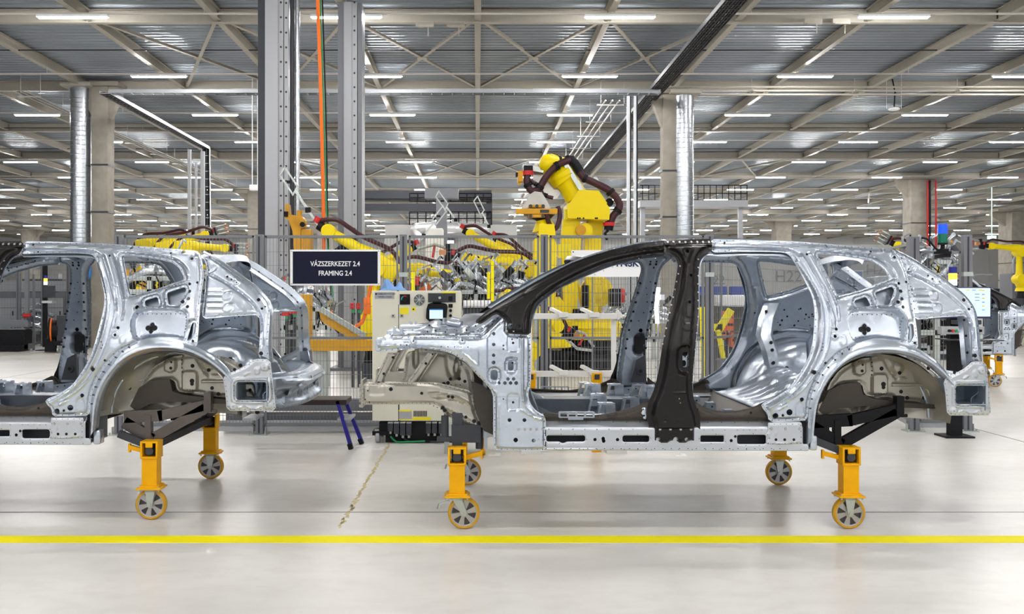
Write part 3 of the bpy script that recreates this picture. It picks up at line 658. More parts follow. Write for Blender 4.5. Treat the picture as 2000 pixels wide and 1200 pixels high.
# --- sill
SX0 = 964
sill = [(1040, 823), (1568, 825), (1568, 868), (1579, 868), (1579, 881), (964, 880), (964, 866), (1040, 866)]
def sillx(U, V): z = (V-1.0*EYE+ (830-578)*6.65/FPX); return np.where(V > EYE-(836-VY)*6.65/FPX, -(V-(EYE-(836-VY)*6.65/FPX))*1.4, 0)
sp(side('sill', [SILL, HOLE, BOLT], sill, res=.008, A=.004, fl=.0, w=.004, weld=.09, sm=0, hsm=1, extra=sillx, smooth=35,
  holes=[[(1067, 851), (1143, 851), (1143, 863), (1106, 863), (1103, 866), (1096, 866), (1093, 863), (1067, 863)], rect(1216, 851, 1268, 864), rect(1368, 851, 1414, 864, 1), rect(1440, 850, 1496, 868, 2)],
  circ=[(1162, 859, 3.4), (1178, 857, 3.6), (1179, 862, 3.6), (1206, 859, 3.4), (1428, 861, 3.4), (1436, 853, 3)],
  ridges=[([(964, 875), (1578, 876)], .003, -.003), ([(1040, 837), (1568, 839)], .004, -.003)],
  dots=[(1072+i*23.5, 839, 1.7, 2) for i in range(8)]+[(1375, 840, 1.7, 2), (1392, 840, 1.7, 2), (1416, 840, 1.7, 2), (1440, 840, 1.7, 2), (1452, 840, 1.7, 2), (1464, 840, 1.7, 2), (1476, 840, 1.7, 2), (1488, 840, 1.7, 2)]+[(1050+i*16.3, 876.5, 1.0, 1) for i in range(30)]))
mb = MB(); L = px2([(966, 878), (1578, 878), (1500, 824)]); xa, xb = L[0][0]-CX, L[1][0]-CX; zb, zt_ = L[0][1], L[2][1]
mb.box(((xa+xb)/2, 6.66+.16-CY, zb+.002), (xb-xa, .31, .006)); mb.box(((xa+xb)/2, 6.66+.31-CY, (zb+zt_)/2), (xb-xa, .006, zt_-zb)); mb.box(((xa+xb)/2, 6.74+.1-CY, zt_+.012), (xb-xa, .26, .006)); mb.box(((xa+xb)/2, 6.66+.10-CY, (zb+zt_)/2), (xb-xa, .005, zt_-zb-.02), mi=1)
sp(mb.obj('sill_inner', [SILL, GREYD], smooth=20))
endp = [(1500, 826), (1566, 826), (1567, 858), (1566, 868), (1500, 870), (1496, 866), (1500, 858), (1495, 850), (1500, 842)]
sp(side('sill_end_plate', [SILL, HOLE, BOLT], endp, off=-.008, res=.008, A=.006, fl=.004, w=.008, weld=.04, sm=0, dots=[(1515, 859, 2.8, 1), (1532, 859, 2.8, 1), (1550, 859, 2.8, 1), (1507, 838, 3, 2), (1534, 838, 3, 2), (1561, 838, 3, 2)], ridges=[([(1515, 866), (1550, 866), (1558, 860)], .005, .005), ([(1515, 844), (1515, 850)], .003, .005), ([(1545, 844), (1545, 850)], .003, .005)]))
dk = [(1060, 806), (1072, 808), (1092, 809), (1160, 812), (1200, 806), (1240, 795), (1272, 780), (1290, 800), (1290, 825), (1060, 823)]
sp(side('sill_reinforcement', [BROWN, HOLE, BOLT], dk, off=.05, res=.010, A=.02, fl=.012, w=.02, weld=.06, sm=1, dots=[(1145, 817, 1.5, 1), (1100, 818, 1.2, 1)]))
dk = [(1352, 776), (1362, 788), (1380, 798), (1405, 804), (1440, 803), (1470, 796), (1500, 782), (1512, 800), (1510, 825), (1356, 825)]
sp(side('sill_reinforcement', [BROWN, HOLE, BOLT], dk, off=.05, res=.010, A=.02, fl=.012, w=.02, weld=.06, dots=[(1465, 806, 2.6, 1)]))
mb = MB()
for a, b in ((1093, 1160),):
    p = px2([(a, 806), (b, 816)], 0); 
    for z in (p[0][1], p[1][1]): mb.box(((p[0][0]+p[1][0])/2-CX, 6.70-CY-.03, z), (p[1][0]-p[0][0], .02, .008))
    for i in range(5): x = p[0][0]+(p[1][0]-p[0][0])*i/4-CX; mb.box((x, 6.70-CY-.03, (p[0][1]+p[1][1])/2), (.012, .02, p[0][1]-p[1][1]))
mb.box((px2([(1125, 819)])[0][0]-CX, 6.67-CY, px2([(1125, 819)])[0][1]), (.1, .015, .014))
sp(mb.obj('sill_clip_rail', ALU2, smooth=0))
sp(side('pillar_foot_bracket', [ALU, HOLE, BOLT], [(1252, 797), (1262, 796), (1268, 808), (1264, 820), (1255, 818), (1258, 812), (1251, 808), (1256, 802)], off=.012, res=.006, A=.003, fl=.003, w=.004, weld=0, dots=[(1256, 800, 1.5, 1), (1258, 812, 1.8, 1), (1262, 818, 1.2, 1)]))
# --- B pillar, dark, with its inner skin
bp = [(1296, 472), (1340, 468), (1391, 467), (1391, 492), (1380, 494), (1371, 501), (1366, 515), (1364, 540), (1365, 600), (1362, 640), (1358, 680), (1354, 720), (1352, 752), (1354, 776), (1360, 796), (1366, 812), (1368, 830), (1367, 877), (1268, 877), (1268, 830), (1264, 820), (1262, 808), (1267, 784), (1275, 768), (1282, 745), (1287, 722), (1293, 680), (1301, 636), (1312, 588), (1318, 556), (1323, 528), (1324, 514), (1318, 502), (1306, 497), (1296, 497)]
sp(side('centre_pillar', [DARK, HOLE, BOLT], bp, off=-.012, res=.0065, A=.045, fl=.026, w=.032, weld=.0, sm=1,
  circ=[(1285, 858, 4), (1319, 858, 5), (1340, 858, 4), (1341, 491, 3.6), (1297, 821, 3.4), (1347, 538, 3.2), (1344, 590, 3)],
  holes=[circle(1280, 877, 5), circle(1316, 877, 5), circle(1352, 877, 5), rect(1333, 688, 1345, 718)],
  pads=[(rect(1331, 631, 1350, 646), .006, .006), (rect(1336, 590, 1351, 620, 4), .006, .01), (rect(1262, 836, 1370, 880), -.022, .014), ([(1330, 486), (1352, 486), (1346, 500), (1340, 520), (1335, 500)], -.018, .02)],
  ridges=[([(1313, 766), (1337, 766)], .006, .008), ([(1340, 510), (1336, 560), (1330, 620), (1322, 700), (1318, 760)], .012, .008), ([(1300, 481), (1390, 481)], .008, -.014), ([(1355, 515), (1354, 560), (1350, 640), (1345, 740)], .010, .008)],
  dots=[(1288, 838, 3.2, 2), (1308, 838, 3.2, 2), (1328, 838, 3.2, 2), (1348, 838, 3.2, 2)]+[(1304+i*11.5, 473, 2.9, 2) for i in range(8)]+[(1328-i*3.35-(i > 9)*(i-9)*.6, 520+i*15.2, 1.9, 2) for i in range(14)]+[(1363.5-(i > 7)*(i-7)*1.3, 507+i*16, 1.9, 2) for i in range(16)]+[(1324, 778, 1.6, 2), (1326, 786, 1.4, 2), (1342, 664, 2.4, 1), (1341, 678, 2, 1), (1320, 822, 3, 1), (1327, 821, 2, 1), (1338, 697, 1.6, 0)]))
bi = [(1298, 478), (1388, 478), (1386, 494), (1374, 504), (1368, 518), (1366, 540), (1366, 600), (1363, 640), (1359, 680), (1355, 720), (1353, 752), (1354, 812), (1284, 812), (1280, 780), (1284, 745), (1288, 722), (1293, 680), (1301, 636), (1311, 588), (1318, 556), (1323, 528), (1323, 512), (1316, 501), (1298, 498)]
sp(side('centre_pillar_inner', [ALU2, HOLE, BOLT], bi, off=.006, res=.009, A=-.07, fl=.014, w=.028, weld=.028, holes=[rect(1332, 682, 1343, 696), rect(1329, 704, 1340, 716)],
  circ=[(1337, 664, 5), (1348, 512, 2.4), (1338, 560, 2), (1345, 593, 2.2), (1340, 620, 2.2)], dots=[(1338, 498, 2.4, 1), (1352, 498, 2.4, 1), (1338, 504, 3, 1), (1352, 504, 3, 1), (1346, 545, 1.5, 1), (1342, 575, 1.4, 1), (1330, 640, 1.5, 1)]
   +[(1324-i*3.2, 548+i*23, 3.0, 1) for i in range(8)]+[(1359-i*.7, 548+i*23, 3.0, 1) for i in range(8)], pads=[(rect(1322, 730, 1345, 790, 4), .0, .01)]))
mb = MB(); c = px2([(1339, 703)])[0]; mb.box((c[0]-CX, float(ybase(c[0], c[1]))+.03-CY, c[1]), (.09, .006, .16)); sp(mb.obj('slot_shade_plate', HOLE, smooth=0))  # black plate added so the pillar slot reads as dark inside
mb = MB(); c = px2([(1320, 735), (1345, 790), (1305, 790), (1350, 800)], .06)
mb.prism([(c[2][0]-CX, c[1][1]), (c[1][0]-CX, c[1][1]), (c[1][0]-CX-.01, c[0][1]+.04), (c[0][0]-CX, c[0][1])], 6.80-CY, 6.83-CY)
mb.cyl((c[0][0]-CX+.03, 6.83-CY, c[0][1]-.09), (c[0][0]-CX+.03, 6.85-CY, c[0][1]-.09), .03, n=16); mb.cyl((c[0][0]-CX+.03, 6.85-CY, c[0][1]-.09), (c[0][0]-CX+.03, 6.856-CY, c[0][1]-.09), .014, n=12, mi=1)
sp(mb.obj('belt_reel_plate', [GREYD, HOLE], smooth=30))
mb = MB(); mb.box((c[0][0]-CX+.02, 6.85-CY, c[3][1]-.02), (.26, .012, .06), rot=Matrix.Rotation(-.12, 3, 'Y'))
for i in range(4): mb.cyl((c[0][0]-CX-.07+i*.06, 6.855-CY, c[3][1]-.02+.007*i), (c[0][0]-CX-.07+i*.06, 6.859-CY, c[3][1]-.02+.007*i), .006, n=8, mi=1)
sp(mb.obj('pillar_foot_bracket', [ALU2, HOLE], smooth=0))
# --- A pillar and front roof arch, dark
ap = [(926, 628), (960, 601), (1000, 577), (1040, 554), (1080, 532), (1120, 512), (1160, 498), (1200, 486), (1250, 475), (1302, 469), (1302, 497), (1268, 499), (1220, 508), (1180, 518), (1140, 535), (1108, 551), (1080, 567), (1060, 582), (1046, 596), (1040, 612), (1037, 636), (1037, 655), (989, 652), (989, 640), (991, 630), (976, 617), (968, 613), (942, 632), (936, 634)]
sp(side('roof_arch', [DARK, HOLE, BOLT], ap, off=-.006, res=.0065, A=.038, fl=.010, w=.026, weld=0, circ=[(996, 637, 5), (1012, 637, 3.8), (1281, 475, 2.6)],
  ridges=[([(990, 600), (1012, 578), (1050, 560), (1100, 532), (1160, 506), (1220, 492), (1300, 482)], .012, -.012), ([(982, 614), (998, 590), (1020, 575)], .012, .012), ([(1022, 650), (1022, 625), (1030, 600), (1046, 584), (1080, 562)], .010, .012), ([(940, 622), (975, 600), (1010, 582)], .008, .010)],
  dots=[(1248-i*17-(i*i)*.05, 505+i*4.6+i*i*.35, 1.2, 2) for i in range(11)]+[(990, 647, 2, 2), (1003, 647, 2, 2)]))
fl = [(955, 602), (1000, 574), (1040, 551), (1080, 529), (1120, 509), (1160, 495), (1200, 483), (1250, 472.5), (1302, 467), (1302, 473), (1250, 479), (1200, 489), (1160, 501), (1120, 516), (1080, 537), (1040, 560), (1000, 584), (962, 610)]
sp(side('windscreen_flange', [ALU2, HOLE, BOLT], fl, off=.02, res=.008, A=.006, fl=.0, w=.006, weld=.09))
ai = [(1000, 590), (1080, 545), (1160, 506), (1240, 488), (1300, 480), (1300, 503), (1250, 506), (1190, 522), (1140, 542), (1090, 566), (1052, 596), (1042, 620), (1036, 650), (1000, 648)]
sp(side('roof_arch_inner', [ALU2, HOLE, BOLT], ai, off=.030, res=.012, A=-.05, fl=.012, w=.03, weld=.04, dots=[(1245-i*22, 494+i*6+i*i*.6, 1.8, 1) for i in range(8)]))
# --- hinge pillar with front apron
hp = [(737, 664), (752, 661), (768, 657), (800, 656), (936, 658), (948, 655), (968, 635), (985, 618), (992, 628), (990, 651), (1037, 654), (1037, 752), (1031, 768), (1035, 788), (1048, 804), (1066, 813), (1067, 881), (964, 880), (963, 768), (947, 748), (930, 732), (914, 712), (898, 700), (880, 690), (852, 684), (820, 681), (790, 682), (772, 686), (737, 688)]
sp(side('hinge_pillar', [ALU, HOLE, BOLT], hp, off=-.004, res=.0065, A=.022, fl=.010, w=.018, weld=.04,
  circ=[(964, 652, 3.4), (964, 673, 3.4), (964, 694, 3.4), (964, 708, 3.8), (975, 748, 3), (986, 748, 3.6), (997, 748, 3.4), (1008, 748, 3.8), (992, 740, 3.4), (1003, 740, 3.4), (995, 820, 3.8), (1024, 820, 3.8), (1007, 859, 4.4), (1042, 860, 3.8), (983, 675, 2), (983, 682, 2), (983, 779, 1.8)],
  holes=[rect(958, 723, 972, 743, 3), rect(992, 706, 1003, 724)],
  pads=[(rect(990, 654, 1014, 687, 4), -.012, .008), (rect(990, 769, 1014, 802, 4), -.012, .008), (rect(988, 698, 1010, 704, 2), -.016, .006), (rect(904, 684, 936, 716), .0, .006), (circle(795, 674, 6), .01, .006), (circle(808, 666, 6), .01, .006), (circle(903, 666, 6), .01, .006), (circle(896, 682, 5), .008, .004), (rect(1018, 690, 1037, 700), .0, .01)],
  ridges=[([(905, 690), (932, 713), (934, 713)], .006, .012), ([(934, 686), (934, 712)], .005, -.008), ([(952, 660), (952, 722)], .006, -.010), ([(780, 683), (820, 679), (852, 681), (880, 687), (900, 697), (916, 710), (932, 729), (950, 746), (966, 766)], .010, .014),
          ([(737, 676), (772, 674)], .010, .014), ([(768, 659), (936, 661), (952, 656), (975, 634)], .008, .010), ([(1020, 660), (1020, 760), (1022, 788), (1040, 806), (1064, 818)], .014, .016), ([(975, 790), (975, 870)], .006, .006), ([(966, 776), (1014, 776)], .003, -.003), ([(1018, 800), (1036, 812), (1058, 820)], .010, .012)],
  dots=[(1002, 670, 2.4, 1), (1002, 786, 2.4, 1), (1000, 663, 1.4, 1), (1010, 661, 1.2, 1), (1001, 709, 2, 1), (795, 674, 1.6, 1), (808, 666, 1.6, 1), (903, 665, 1.6, 1), (783, 674, 1.4, 1)]+[(1013+i*11.5, 838, 3.0, 2) for i in range(5)]+[(862+i*13, 677+i*.3, 1.2, 1) for i in range(5)]+[(1034, 660+i*13, 1, 1) for i in range(8)]+[(1052, 857, 1.4, 2), (1059, 857, 1.4, 2)]))
hi_ = [(955, 656), (1036, 656), (1036, 760), (1060, 822), (1060, 876), (968, 876), (968, 766), (950, 740)]
sp(side('hinge_pillar_inner', [ALU2, HOLE, BOLT], hi_, off=.10, res=.014, A=-.02, fl=.012, w=.025, weld=.06, dots=[(random.uniform(975, 1025), random.uniform(670, 860), 2.5, 1) for _ in range(12)]))
uf = [(748, 660), (757, 652), (790, 645), (815, 641), (838, 632), (846, 640), (870, 642), (905, 640), (926, 634), (945, 618), (965, 606), (984, 616), (966, 632), (948, 653), (936, 658), (800, 657), (768, 658)]
sp(side('apron_top_flange', [ALU, HOLE, BOLT], uf, off=.07, res=.008, A=.012, fl=.006, w=.012, weld=.05, ridges=[([(765, 655), (840, 650), (930, 650), (965, 625)], .012, .014), ([(820, 652), (890, 654)], .006, .012)], pads=[(circle(851, 646, 5), .008, .005), (circle(911, 645, 6), .008, .006)],
  dots=[(838, 636, 2, 1), (851, 646, 1.8, 1), (870, 649, 1.6, 1), (892, 646, 1.5, 1), (911, 645, 1.8, 1), (929, 637, 1.5, 1), (835, 648, 1.5, 1)], extra=lambda U, V: -.5*(V-1.3)))
mb = MB(); p = px2([(776, 652), (748, 674)], .05)
mb.box((p[0][0]-CX, 6.82-CY, p[0][1]), (.06, .03, .02)); mb.box((p[0][0]-CX-.02, 6.82-CY, p[0][1]+.02), (.02, .03, .05)); mb.box((p[0][0]-CX+.025, 6.82-CY, p[0][1]+.02), (.02, .03, .05))
mb.box((px2([(741, 674)])[0][0]-CX, 6.81-CY, px2([(741, 674)])[0][1]), (.05, .14, .09), bev=.008)
sp(mb.obj('front_bracket', ALU, smooth=20))
# --- front inner longitudinal and strut panel
st = [(793, 688), (812, 684), (852, 686), (880, 692), (898, 702), (915, 716), (922, 740), (926, 775), (880, 768), (780, 764), (788, 730)]
sp(side('strut_panel', [BEIGE, HOLE, BOLT], st, off=.36, res=.009, A=.012, fl=.01, w=.02, weld=.05, pads=[(circle(885, 705, 14, 10, 34), .04, .03), (circle(812, 700, 6, 8, 20), -.03, .02), (circle(893, 720, 6, 8, 22), -.03, .015)], dots=[(880, 740, 3.6, 1), (897, 740, 3.6, 1), (875, 748, 3.8, 1), (867, 750, 4, 1), (908, 745, 3.4, 1)]+[(800+i*9, 752, 1.1, 1) for i in range(12)]))
for bb, dd in (([(837, 687), (857, 688), (806, 764), (784, 764)], [(832, 710, 2.8, 1), (845, 692, 1.8, 1), (803, 750, 3.4, 1)]), ([(757, 689), (780, 689), (754, 738), (746, 768), (730, 768), (733, 740)], [(768, 698, 2.8, 1), (750, 730, 2.8, 1), (740, 748, 3.2, 1)])):
    sp(side('strut_brace', [BEIGE, HOLE, BOLT], bb, off=.27, res=.008, A=.018, fl=.008, w=.012, weld=.045, sm=0, dots=dd))
ln = [(706, 750), (760, 747), (851, 747), (880, 754), (921, 764), (924, 784), (930, 808), (944, 838), (920, 836), (898, 826), (877, 815), (866, 808), (860, 796), (850, 790), (706, 791)]
sp(side('front_longitudinal', [BEIGE, HOLE, BOLT], ln, off=.20, res=.008, A=.022, fl=.010, w=.018, weld=.03, ridges=[([(815, 750), (860, 752), (900, 764), (920, 770)], .008, .010), ([(838, 766), (880, 770), (910, 782), (926, 800)], .010, .012), ([(850, 778), (884, 780), (905, 788)], .007, -.010), ([(866, 796), (895, 806), (925, 822)], .008, .010), ([(764, 770), (764, 786)], .003, .006)],
  pads=[(rect(722, 752, 752, 772, 3), -.008, .008), (circle(850, 772, 9, 8, 6), .01, .01)],
  dots=[(764, 760, 4, 1), (824, 768, 3.2, 1), (876, 774, 3, 1), (884, 775, 3.4, 1), (865, 796, 4, 1), (869, 801, 3.8, 1), (910, 814, 3.2, 1), (926, 822, 4, 1), (936, 826, 4, 1), (719, 763, 1.6, 1), (714, 780, 1.6, 1), (722, 785, 1.4, 1)]+[(840+i*7, 790+i*3.2, 1.1, 1) for i in range(12)]))
mb = MB(); a = px2([(706, 750), (706, 791), (852, 770)], .2); yy = 7.0-CY
mb.box(((a[0][0]+a[2][0])/2-CX, yy+.09, a[0][1]-.01), (a[2][0]-a[0][0], .17, .006)); mb.box(((a[0][0]+a[2][0])/2-CX, yy+.09, a[1][1]+.01), (a[2][0]-a[0][0], .17, .006)); mb.box(((a[0][0]+a[2][0])/2-CX, yy+.175, (a[0][1]+a[1][1])/2), (a[2][0]-a[0][0], .006, .13))
mb.box((a[0][0]-CX, yy+.09, (a[0][1]+a[1][1])/2), (.012, .24, .19), mi=0)
for i in range(5): mb.box((a[0][0]-CX-.012, yy-.03, a[1][1]-.01+i*.035), (.012, .02, .018))
sp(mb.obj('longitudinal_box', BEIGE, smooth=20))
sidebar('front_side_dash', BROWN, [(920, 745), (940, 752), (961, 768), (963, 850), (945, 842), (930, 808)], .14, .02)
mb = MB(); p = px2([(880, 700), (960, 860)], .4); mb.box(((p[0][0]+p[1][0])/2+.1-CX, 6.75+.35-CY, .84), (.02, .5, .62)); sp(mb.obj('toe_board', ALU2, smooth=0))
# strut tower top
mb = MB(); p = px2([(872, 640)], .3)[0]; mb.lathe((p[0]-CX, 7.1-CY, 1.30), (0, 0, 1), [(.20, -.02), (.19, .04), (.15, .07), (.10, .075), (.07, .06), (.05, .055)], 28)
for i in range(3): t = 2*PI*i/3; mb.cyl((p[0]-CX+.1*math.cos(t), 7.1-CY+.1*math.sin(t), 1.37), (p[0]-CX+.1*math.cos(t), 7.1-CY+.1*math.sin(t), 1.40), .014, n=8)
mb.box((p[0]-CX+.28, 7.05-CY, 1.36), (.34, .3, .05), rot=Matrix.Rotation(-.22, 3, 'Y'), bev=.012); mb.box((p[0]-CX-.26, 7.02-CY, 1.325), (.3, .18, .04), bev=.01); mb.box((p[0]-CX+.05, 7.08-CY, 1.385), (.1, .26, .03), rot=Matrix.Rotation(.2, 3, 'Y'), bev=.008)
sp(mb.obj('strut_tower', ALU, smooth=35))
# far side: the same pressings mirrored about the centre line
for o in list(SIDEP):
    c = o.copy(); COL.objects.link(c); c.parent = car; c.scale = (1, -1, 1)
# --- parts across the car
def yfield(name, m, poly, zf, **k): return field(name, [m, HOLE, BOLT], poly, lambda u, v, h: (u-CX, v, zf(u, v)+h), parent=car, **k)
fp = [(.36, -.70), (1.62, -.70), (1.62, .70), (.36, .70)]
yfield('floor_pan', STEELD, fp, lambda u, v: .62+.16*np.exp(-(v/.13)**4)+.10*np.clip((.56-u)/.2, 0, 1), res=.025, A=0, weld=0, sm=0, ridges=[([(.7, y), (1.6, y)], .03, .02) for y in (-.58, -.44, -.3, .3, .44, .58)], dots=[(random.uniform(.4, 1.55), random.uniform(-.65, .65), random.choice([.006, .012]), 1) for _ in range(50)])
for x, z in ((.62, .70), (.90, .73), (1.25, .73)):
    mb = MB(); mb.prism([(x-CX-.07, z-.1), (x-CX-.045, z), (x-CX+.045, z), (x-CX+.07, z-.1)], -.74, .74)
    for i in range(14): mb.cyl((x-CX, -.7+i*.108, z), (x-CX, -.7+i*.108, z+.001), .008, n=8, mi=1)
    mb.obj('seat_crossmember', [STEELD, HOLE], car, smooth=20)
mb = MB(); mb.box((.62-CX+.35, 0, .80), (1.2, .22, .02)); mb.box((.62-CX+.35, -.11, .71), (1.2, .012, .2)); mb.box((.62-CX+.35, .11, .71), (1.2, .012, .2)); mb.obj('tunnel', STEELD, car, smooth=0)
def seatbr(x, y, z, h=.15, w=.115, lean=.035, m=ALU, nm='seat_bracket'):
    mb = MB(); x -= CX
    t = .014
    mb.beam((x-w/2, y, z), (x-w/2+lean, y, z+h), .07, t); mb.beam((x+w/2, y, z), (x+w/2-.01, y, z+h), .07, t); mb.box((x+lean/2-.005, y, z+h), (w-.01, .08, t)); mb.box((x, y, z+.02), (w, .07, t)); mb.box((x+lean/2, y+.03, z+h*.55), (w*.8, .006, h*.3))
    mb.cyl((x+.01, y, z+h), (x+.01, y, z+h+.012), .012, n=8); mb.obj(nm, m, car, smooth=0)
for x, y, z in ((.85, .42, .73), (.86, .10, .75), (.87, -.18, .70), (.90, -.42, .66), (1.27, .42, .72), (1.27, .02, .74), (1.05, .2, .74), (1.1, -.25, .68)): seatbr(x, y, z)
for x, y, z in ((1.66, .1, .70), (1.72, -.15, .68), (1.78, -.45, .66), (1.64, .45, .7)):
    mb = MB(); X = x-CX; mb.prism([(X-.06, z-.06), (X-.025, z+.11), (X+.035, z+.11), (X+.06, z-.06)], y-.04, y+.04)
    for i in range(3): mb.cyl((X+.01, y-.041, z+.0+i*.04), (X+.01, y-.043, z+.0+i*.04), .007, n=8, mi=1)
    mb.box((X-.06, y, z-.06), (.22, .12, .03)); mb.obj('rear_seat_bracket', [ALU2, HOLE], car, smooth=0)
mb = MB(); mb.prism([(1.58-CX, .60), (1.62-CX, .68), (1.78-CX, .68), (1.86-CX, .58)], -.72, .72); mb.obj('rear_crossmember', BROWN, car, smooth=0)
sidebar_ = MB(); 
rf = [(1.93, -.60), (2.2, -.56), (3.35, -.60), (3.35, .60), (2.2, .56), (1.93, .60)]
yfield('rear_floor', ALU, rf, lambda u, v: .80+.17*sstep((u-1.95)/.5)-.10*sstep((u-2.9)/.25), res=.016, A=.01, fl=.02, w=.03, weld=.08, sm=0,
   pads=[(np.array(circle(2.35, y, .13, 10, .09)), .03, .03) for y in (-.35, 0, .35)]+[(np.array(rect(2.6, -.4, 2.95, .4, .06)), -.03, .03)], ridges=[([(2.0, y), (2.5, y*.9)], .025, .018) for y in (-.45, -.25, -.1, .1, .25, .45)]+[([(3.0, y), (3.3, y)], .02, .015) for y in (-.4, -.2, 0, .2, .4)])
mb = MB(); mb.prism([(1.80-CX, .62), (1.95-CX, .80), (1.97-CX, .79), (1.82-CX, .60)], -.70, .70); mb.obj('heel_panel', BROWN, car, smooth=0)
# inner wheelhouse posts (silver ribbed brackets up the wheelhouse) both sides
for sg in (-1, 1):
    mb = MB(); vs = []
    for px_, z, y in ((2.40, .98, .50), (2.38, 1.12, .53), (2.35, 1.26, .60), (2.40, 1.40, .70), (2.46, 1.52, .74)):
        for dx, dy in ((-.07, .03), (-.04, -.01), (.04, -.01), (.07, .03)): vs.append((px_-CX+dx, sg*(y+dy), z))
    mb.add(vs, [(i*4+j, i*4+j+1, i*4+j+5, i*4+j+4) for i in range(4) for j in range(3)])
    for z, y in ((1.04, .49), (1.14, .525), (1.2, .555), (1.45, .70)): mb.sphere((2.385-CX, sg*(y), z), .014, 8, mi=1)
    mb.obj('wheelhouse_post', [ALU, HOLE], car, smooth=40)
    # beaded wheelhouse shell seen from the cabin is the wheelhouse itself; add its flange ring
    mb = MB(); ring = [(wc[0]-CX-.47*math.cos(PI*i/24), sg*.60, wc[1]+.43*math.sin(PI*i/24)-.02) for i in range(25)]
    mb.tube(ring, .012, 6); mb.obj('wheelhouse_flange', ALU2, car)
# tail panel
def tx(v): return 3.505-CX-.20*(np.abs(v)/.8)**3.2+.02
tp = [(-.79, .775), (.79, .775), (.80, 1.0), (.78, 1.13), (.66, 1.14), (.60, 1.04), (.5, 1.0), (-.5, 1.0), (-.60, 1.04), (-.66, 1.14), (-.78, 1.13), (-.80, 1.0)]
field('tail_panel', [ALU2, HOLE, BOLT], tp, lambda u, v, h: (tx(u)+h+.07*sstep((1.03-v)/.04)-.05*sstep((.93-v)/.05)+.03*sstep((.84-v)/.03), u, v), parent=car, res=.010, A=.012, fl=.01, w=.02, weld=.05, sm=1,
  pads=[(np.array(rect(-.6, .80, -.35, .92, .03)), .015, .02), (np.array(rect(.35, .80, .6, .92, .03)), .015, .02), (np.array(rect(-.25, .80, .25, .96, .04)), -.015, .02)], ridges=[([(-.7, .97), (-.3, .94), (.3, .94), (.7, .97)], .02, .02)]+[([(x, .8), (x*1.05, .9)], .012, .014) for x in (-.7, -.45, -.3, -.15, 0, .15, .3, .45, .7)]+[([(-.7, .80), (-.5, .93)], .012, .014), ([(.7, .80), (.5, .93)], .012, .014), ([(-.35, .86), (.35, .86)], .014, -.014)],
  holes=[np.array(rect(-.46, .84, -.42, .90)), np.array(rect(.42, .84, .46, .90))],
  dots=[(-.62, .88, .02, 1), (.62, .88, .02, 1), (-.3, .97, .012, 1), (.3, .97, .012, 1), (-.1, .86, .014, 1), (.15, .88, .014, 1), (0, .92, .012, 1)])
mb = MB(); vs = []
for i in range(25):
    v = -.66+1.32*i/24; x = float(tx(np.float64(v))); 
    for dx, z in ((.06, .99), (.03, 1.015), (-.06, 1.01), (-.12, .97), (-.14, .88)): vs.append((x+dx, v, z))
mb.add(vs, [(i*5+j, i*5+j+1, (i+1)*5+j+1, (i+1)*5+j) for i in range(24) for j in range(4)]); mb.obj('loading_sill', ALU, car, smooth=50)
# roof cross members
def bow(name, x, z, y, w, m, arch=.05, th=.03, dx=0):
    mb = MB(); vs = []; n = 20
    for i in range(n+1):
        t = -1+2*i/n; v = t*y; zz = z+arch*(1-t*t); xx = x-CX+dx*(1-t*t)
        for a, b in ((-w/2, -th), (-w/2+.02, 0), (-w/6, 0), (-w/6+.015, -th*.5), (w/6-.015, -th*.5), (w/6, 0), (w/2-.02, 0), (w/2, -th)): vs.append((xx+a, v, zz+b))
    mb.add(vs, [(i*8+j, i*8+j+1, (i+1)*8+j+1, (i+1)*8+j) for i in range(n) for j in range(7)]); mb.obj(name, m, car, smooth=40)
bow('roof_header_front', px2([(1150, 500)])[0][0]+.06, 1.835, .66, .12, DARK, .045, .03, -.10)
bow('roof_bow', 1.50, 1.90, .66, .10, ALU2, .05); bow('roof_bow', 2.1, 1.895, .66, .10, ALU2, .05)
bow('roof_header_rear', px2([(1725, 489)])[0][0]+.02, 1.845, .62, .26, ALU, .055, .05, .10)
for sg in (-1, 1):
    mb = MB(); mb.box((1.02-CX-.22, sg*.60, 1.845), (.22, .12, .035), rot=Matrix.Rotation(-.28, 3, 'Y'), bev=.01); mb.box((1.02-CX, sg*.60, 1.895), (.16, .1, .03), rot=Matrix.Rotation(-.2, 3, 'Y'), bev=.01); mb.obj('header_bracket', BLACK, car)
# cowl and dash
mb = MB(); vs = []
for i in range(21):
    t = -1+.1*i; v = t*.80; xx = -CX-.02-.28*(1-t*t)
    for dx, z in ((.35, 1.40), (.27, 1.44), (.20, 1.44), (.14, 1.38), (.08, 1.36), (.02, 1.31)): vs.append((xx+dx, v, z-.02*(abs(t) > .95)))
mb.add(vs, [(i*6+j, i*6+j+1, (i+1)*6+j+1, (i+1)*6+j) for i in range(20) for j in range(5)]); mb.obj('cowl_panel', STEELD, car, smooth=40)
mb = MB(); mb.box((.10-CX, 0, 1.05), (.02, 1.5, .66)); mb.obj('dash_panel', ALU2, car, smooth=0)
